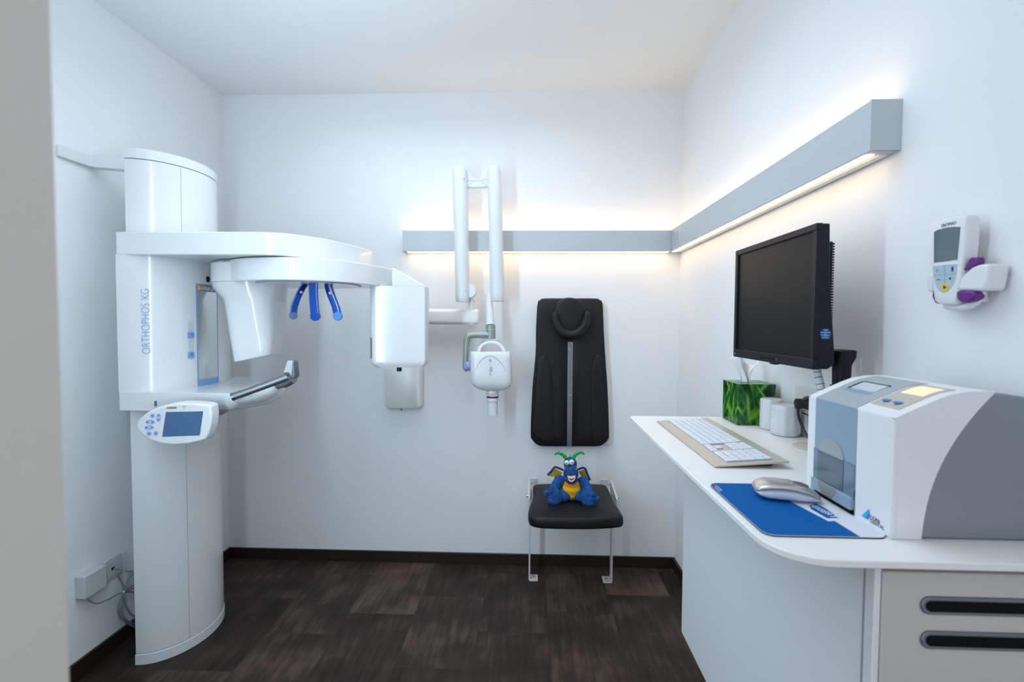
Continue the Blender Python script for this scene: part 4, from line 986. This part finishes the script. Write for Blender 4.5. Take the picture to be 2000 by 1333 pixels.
# smoked flap with finger notch
zfl1, zfl0 = 1.122, 1.062
MB().box((XF-.0050, yp0+.001, zfl0), (XF-.0032, yp1-.001, zfl1)).build('smoked_flap', 'printmid', FP)
MB().box((XF-.0058, .872, zfl0-.004), (XF-.0048, .948, zfl1-.0005)).build('smoked_flap', 'printdark', FP)
MB().prism([V(XF-.0056, .910+.037*cos(t), zfl1-.002+.030*sin(t)) for t in [pi*k/20 for k in range(21)]], (.0016, 0, 0)).build('finger_notch', 'guide', FP)
# output tray
MB().box((XF-.010, yp0+.002, ZD+.012), (XF-.001, yp1-.002, 1.0655)).build('output_tray', 'printblue', PR, bevel=.001)
MB().prism([V(XF-.0112, .910-.026*cos(t), 1.0655-.020*sin(t)) for t in [pi*k/16 for k in range(17)]], (.0016, 0, 0)).build('tray_notch', 'greybadge', PR)
MB().box((XF-.004, yp0+.006, ZD+.0006), (XF+.004, yp1-.004, ZD+.012)).build('tray_shadow_gap', 'rubber', PR)
# maker's mark
q0 = PX(1693, 1008, XF-e-.0006); q1 = PX(1707, 993, XF-e-.0006)
yb0 = q0.y
lg = MB().prism([V(XF-e-.0005, y, z) for y, z in ((.8245, 1.0425), (.8150, 1.0425+.0), (.8045, 1.0570), (.8045, 1.0600), (.808, 1.0600))], (-.0004, 0, 0)).build('maker_mark', 'logocyan', PR)
MB().prism([V(XF-e-.0005, y, z) for y, z in ((.8145, 1.0425), (.8075, 1.0425), (.8045, 1.0475), (.8045, 1.0560))], (-.0004, 0, 0)).build('maker_mark', 'logoblue', PR)
text('lettering', 'DÜRR', V(XF-e-.0006, .8035, 1.0492), (0, -1, 0), (0, 0, 1), .0085, 'blackprint', PR, depth=.0002, stretch=1.0)
text('lettering', 'DENTAL', V(XF-e-.0006, .8035, 1.0430), (0, -1, 0), (0, 0, 1), .0085, 'blackprint', PR, depth=.0002, stretch=1.0)

# ------------------------------------------------------------------ handheld exposure control in its wall holder
RC = thing('remote_control', (XR, .94, 1.39), 'white and purple handheld remote with yellow button in its wall holder', 'remote control')
XD = .768
def rp(px, py, o=0): return PX(px, py, XD-o)
dev = [(1817.5, 443), (1820, 437), (1828, 432), (1850, 425.5), (1870, 421), (1884, 421.5), (1887, 427), (1884.5, 480), (1876, 540), (1868, 580), (1865.5, 592), (1860, 596), (1840, 595.5), (1830, 593), (1825, 588), (1823, 570), (1820, 540), (1817, 500)]
P_ = [rp(x, y) for x, y in dev]; P_ = spline(P_+[P_[0]], 3)[:-1]; c = sum(P_, V(0, 0, 0))/len(P_)
DV = MB().loft([[V(xx, c.y+(p.y-c.y)*k, c.z+(p.z-c.z)*k) for p in P_] for xx, k in ((XD+.026, .93), (XD+.020, 1.0), (XD+.006, 1.0), (XD+.0015, .985), (XD, .955))]).build('handset', 'shell2', RC, ang=50)
def rq(pts, off, name, m, par=DV, th=.002): return MB().prism([rp(x, y, off) for x, y in pts], (th, 0, 0)).build(name, m, par)
rq([(1824, 453.5), (1832, 449), (1848, 444.8), (1862, 443.2), (1875.5, 443.5), (1869.5, 507.5), (1846, 511), (1824, 513.5)], .0006, 'lcd', mat('grey_lcd', (.10, .15, .165), .15))
kpd = [(1822, 521), (1845, 517.5), (1869.5, 516), (1868, 533), (1864.5, 550), (1858, 562), (1850, 570), (1842, 572.3), (1834, 569), (1828, 560), (1824, 545)]
KD = rq(kpd, .0006, 'keypad', mat('pale_blue_keypad', (.40, .52, .60), .45))
rq([(1823, 538), (1866.5, 534), (1866.5, 534.5), (1823, 538.6)], .0011, 'keypad_line', 'seam', KD)
rq([(1844.6, 519), (1845.2, 519), (1845.2, 556), (1844.6, 556)], .0011, 'keypad_line', 'seam', KD)
rq(oval(1844.5, 561.5, 7.3, 8.3), .0014, 'start_button', 'yellow', KD)
rq([(1842, 557.5), (1842, 565.5), (1849, 561.2)], .0018, 'start_mark', 'purple', KD)
rq(oval(1832, 546.5, 6.5, 5.5), .0010, 'minus_button', 'logocyan' if False else 'keypadb' if False else KD.data.materials[0], KD)
rq(oval(1855, 544, 6.5, 6), .0010, 'plus_button', KD.data.materials[0], KD)
rq([(1829, 546.3), (1835, 545.8), (1835, 547.2), (1829, 547.6)], .0015, 'minus_mark', 'blackprint', KD)
rq([(1852.5, 543.8), (1857.5, 543.4), (1857.5, 544.8), (1852.5, 545.2)], .0015, 'plus_mark', 'blackprint', KD)
rq([(1854.5, 541.5), (1855.7, 541.5), (1855.7, 547), (1854.5, 547)], .0015, 'plus_mark', 'blackprint', KD)
rq([(1858.3, 521), (1861.3, 520.6), (1862, 526), (1860.5, 531.5), (1858.8, 531.5), (1857.6, 526)], .0012, 'figure_mark', 'purple', KD)
rq([(1827, 526), (1831.5, 525.5), (1831, 532), (1828.5, 533)], .0012, 'tooth_mark', 'seam', KD)
text('lettering', 'NOMAD', rp(1841.5, 441, .0002), (rp(1860, 437)-rp(1840, 441.5)), (0, 0, 1), .0085, 'blackprint', DV, depth=.0002, stretch=.9)
text('brand_mark', 'O', rp(1838, 442.3, .0002), (rp(1860, 437)-rp(1840, 441.5)), (0, 0, 1), .0085, 'purple', DV, depth=.0002)
# purple grips
MB().prism([PX(x, y, XD+.004) for x, y in ((1880, 529), (1887, 516), (1895, 503), (1908.5, 503), (1908, 516), (1896, 525))], (.014, 0, 0)).build('side_grip', 'purple', DV, bevel=.002)
lo_ = [PX(x, y, XD-.0005) for x, y in ((1866, 569), (1902, 568), (1902, 578), (1897, 587), (1888, 592), (1876, 591), (1868, 584))]
MB().prism(lo_, (.022, 0, 0)).build('lower_grip', 'purple', DV, bevel=.004, seg=3)
MB().prism([PX(x, y, XD+.010) for x, y in ((1820, 545), (1823, 560), (1820, 580), (1826, 592), (1831, 594), (1830, 560))], (.012, 0, 0)).build('side_grip', 'purple', DV, bevel=.002)
# holder
ho = [PX(x, y, XD+.002) for x, y in ((1866, 568), (1869, 553), (1880, 537), (1896, 523), (1910, 517), (1931, 515), (1927, 545), (1922, 567), (1915, 569))]
HO = MB().prism(ho, (XR-XD-.006, 0, 0)).build('holder', 'shell2', RC, bevel=.005, seg=3)
MB().tube(spline([PX(1920, 568, XD+.018), PX(1912, 585, XD+.018), PX(1896, 597, XD+.016), PX(1878, 601, XD+.014), PX(1860, 600, XD+.014), PX(1848, 597.5, XD+.014)], 5), .0062, 12).build('holder_lip', 'shell2', RC)
MB().prism([PX(x, y, XD+.008) for x, y in ((1809, 545), (1813, 538), (1819, 534), (1821, 552), (1822, 571), (1812, 571), (1809.5, 560))], (XR-XD-.012, 0, 0)).build('holder_wing', 'shell2', RC, bevel=.004, seg=3)
MB().box((XR-.012, .90, 1.40), (XR, .985, 1.455)).build('holder_plate', 'shell2', RC, bevel=.003)

# ------------------------------------------------------------------ sockets and boxes on the left wall
def jbox(y0, y1, z0, z1, dep, label):
    b = MB().box((XL, y0, z0), (XL+dep, y1, z1)).build('junction_box', 'junction', bevel=.0025, seg=2)
    return tag(b, label, 'junction box', 'white surface boxes low on the left wall')
jbox(1.765, 1.862, .300, .386, .040, 'larger white surface junction box low on left wall, nearest the doorway')
jbox(1.990, 2.085, .295, .380, .040, 'white surface junction box half hidden behind the x-ray column')
DS = thing('data_socket', (XL, 1.928, .30), 'flat white data socket with grey cable plugged in on left wall', 'socket')
MB().prism([V(XL, 1.928+a, .342+b) for a, b in rrect(.086, .086, .010, 4)], (.012, 0, 0)).build('frame', 'junction', DS, bevel=.002)
dpl = MB().prism([V(XL+.012, 1.928+a, .342+b) for a, b in rrect(.062, .062, .004, 3)], (.002, 0, 0)).build('cover', 'junction', DS, bevel=.0008)
MB().box((XL+.013, 1.912, .336), (XL+.0148, 1.928, .346)).build('port', 'rubber', dpl)
MB().box((XL+.013, 1.932, .322), (XL+.0146, 1.944, .334)).build('port_label', 'grommet', dpl)
xk = XL+.035
def lw(px, py, x=xk): return PX(px, py, x)
CBt = thing('cable_bundle', (XL+.03, 1.97, .2), 'tied loops of grey data cable hanging beside the x-ray column base', 'cables')
kn = lw(241, 1157)
def cab(pts, name='cable', r=.0032): MB().tube(spline(pts, 6), r, 10).build(name, 'cable', CBt)
cab([V(XL+.022, 1.838, .300), lw(171, 1167), lw(178, 1176, XL+.03), lw(192, 1179), lw(212, 1171), lw(230, 1161), kn])
cab([V(XL+.016, 1.920, .340), V(XL+.045, 1.926, .336), lw(230, 1124), lw(237, 1137), lw(242, 1152), kn])
cab([V(XL+.05, 2.03, .290), lw(252, 1128), lw(247, 1142), kn])
cab([kn, lw(233, 1175), lw(230, 1190), lw(233, 1203), lw(243, 1214), lw(256, 1222), lw(270, 1226), lw(290, 1215), lw(292, 1180), lw(275, 1148), lw(258, 1145), kn])
cab([kn+V(.004, 0, 0), lw(238, 1176), lw(236, 1192), lw(242, 1207), lw(253, 1216), lw(268, 1219), lw(284, 1205), lw(284, 1175), lw(270, 1152), lw(256, 1151), kn+V(.004, 0, 0)])
cab([kn+V(-.004, 0, 0), lw(242, 1175), lw(248, 1190), lw(257, 1201), lw(270, 1206), lw(280, 1190), lw(272, 1160), kn+V(-.004, 0, 0)])
MB().ell(kn, (.007, .006, .005)).build('cable_tie', 'whiteprint', CBt)

# ------------------------------------------------------------------ lights
def area(name, loc, target, size, energy, col, sy=None, spread=None):
    l = bpy.data.lights.new(name, 'AREA'); l.energy = energy; l.color = col; l.size = size
    if sy: l.shape = 'RECTANGLE'; l.size_y = sy
    if spread: l.spread = spread
    o = bpy.data.objects.new(name, l); COL.objects.link(o); o.location = loc
    o.rotation_euler = (Vector(target)-Vector(loc)).to_track_quat('-Z', 'Y').to_euler(); return o
area('studio_lamp', (-.83, .80, 1.52), (-.2, 2.6, 1.35), .085, 12.5, (.64, .84, 1.0), 1.5)
area('ceiling_fill', (-.4, 1.6, 2.59), (-.4, 1.6, 0), 1.5, 14.5, (.74, .87, 1.0), 1.6, radians(150))  # added fill light without a fixture, evens out the room
area('bounce_fill', (-.75, 1.05, 2.14), (-.75, 1.15, 2.61), .4, 5, (.72, .87, 1.0), .4)  # unseen fill light added to brighten the ceiling
w = bpy.data.worlds.new('world'); SC.world = w; w.use_nodes = True
w.node_tree.nodes['Background'].inputs['Color'].default_value = (.86, .92, 1.0, 1); w.node_tree.nodes['Background'].inputs['Strength'].default_value = 1.15

vs = SC.view_settings; vs.view_transform = 'Standard'; vs.look = 'None'; vs.gamma = 1; vs.exposure = 0.13; vs.use_curve_mapping = False
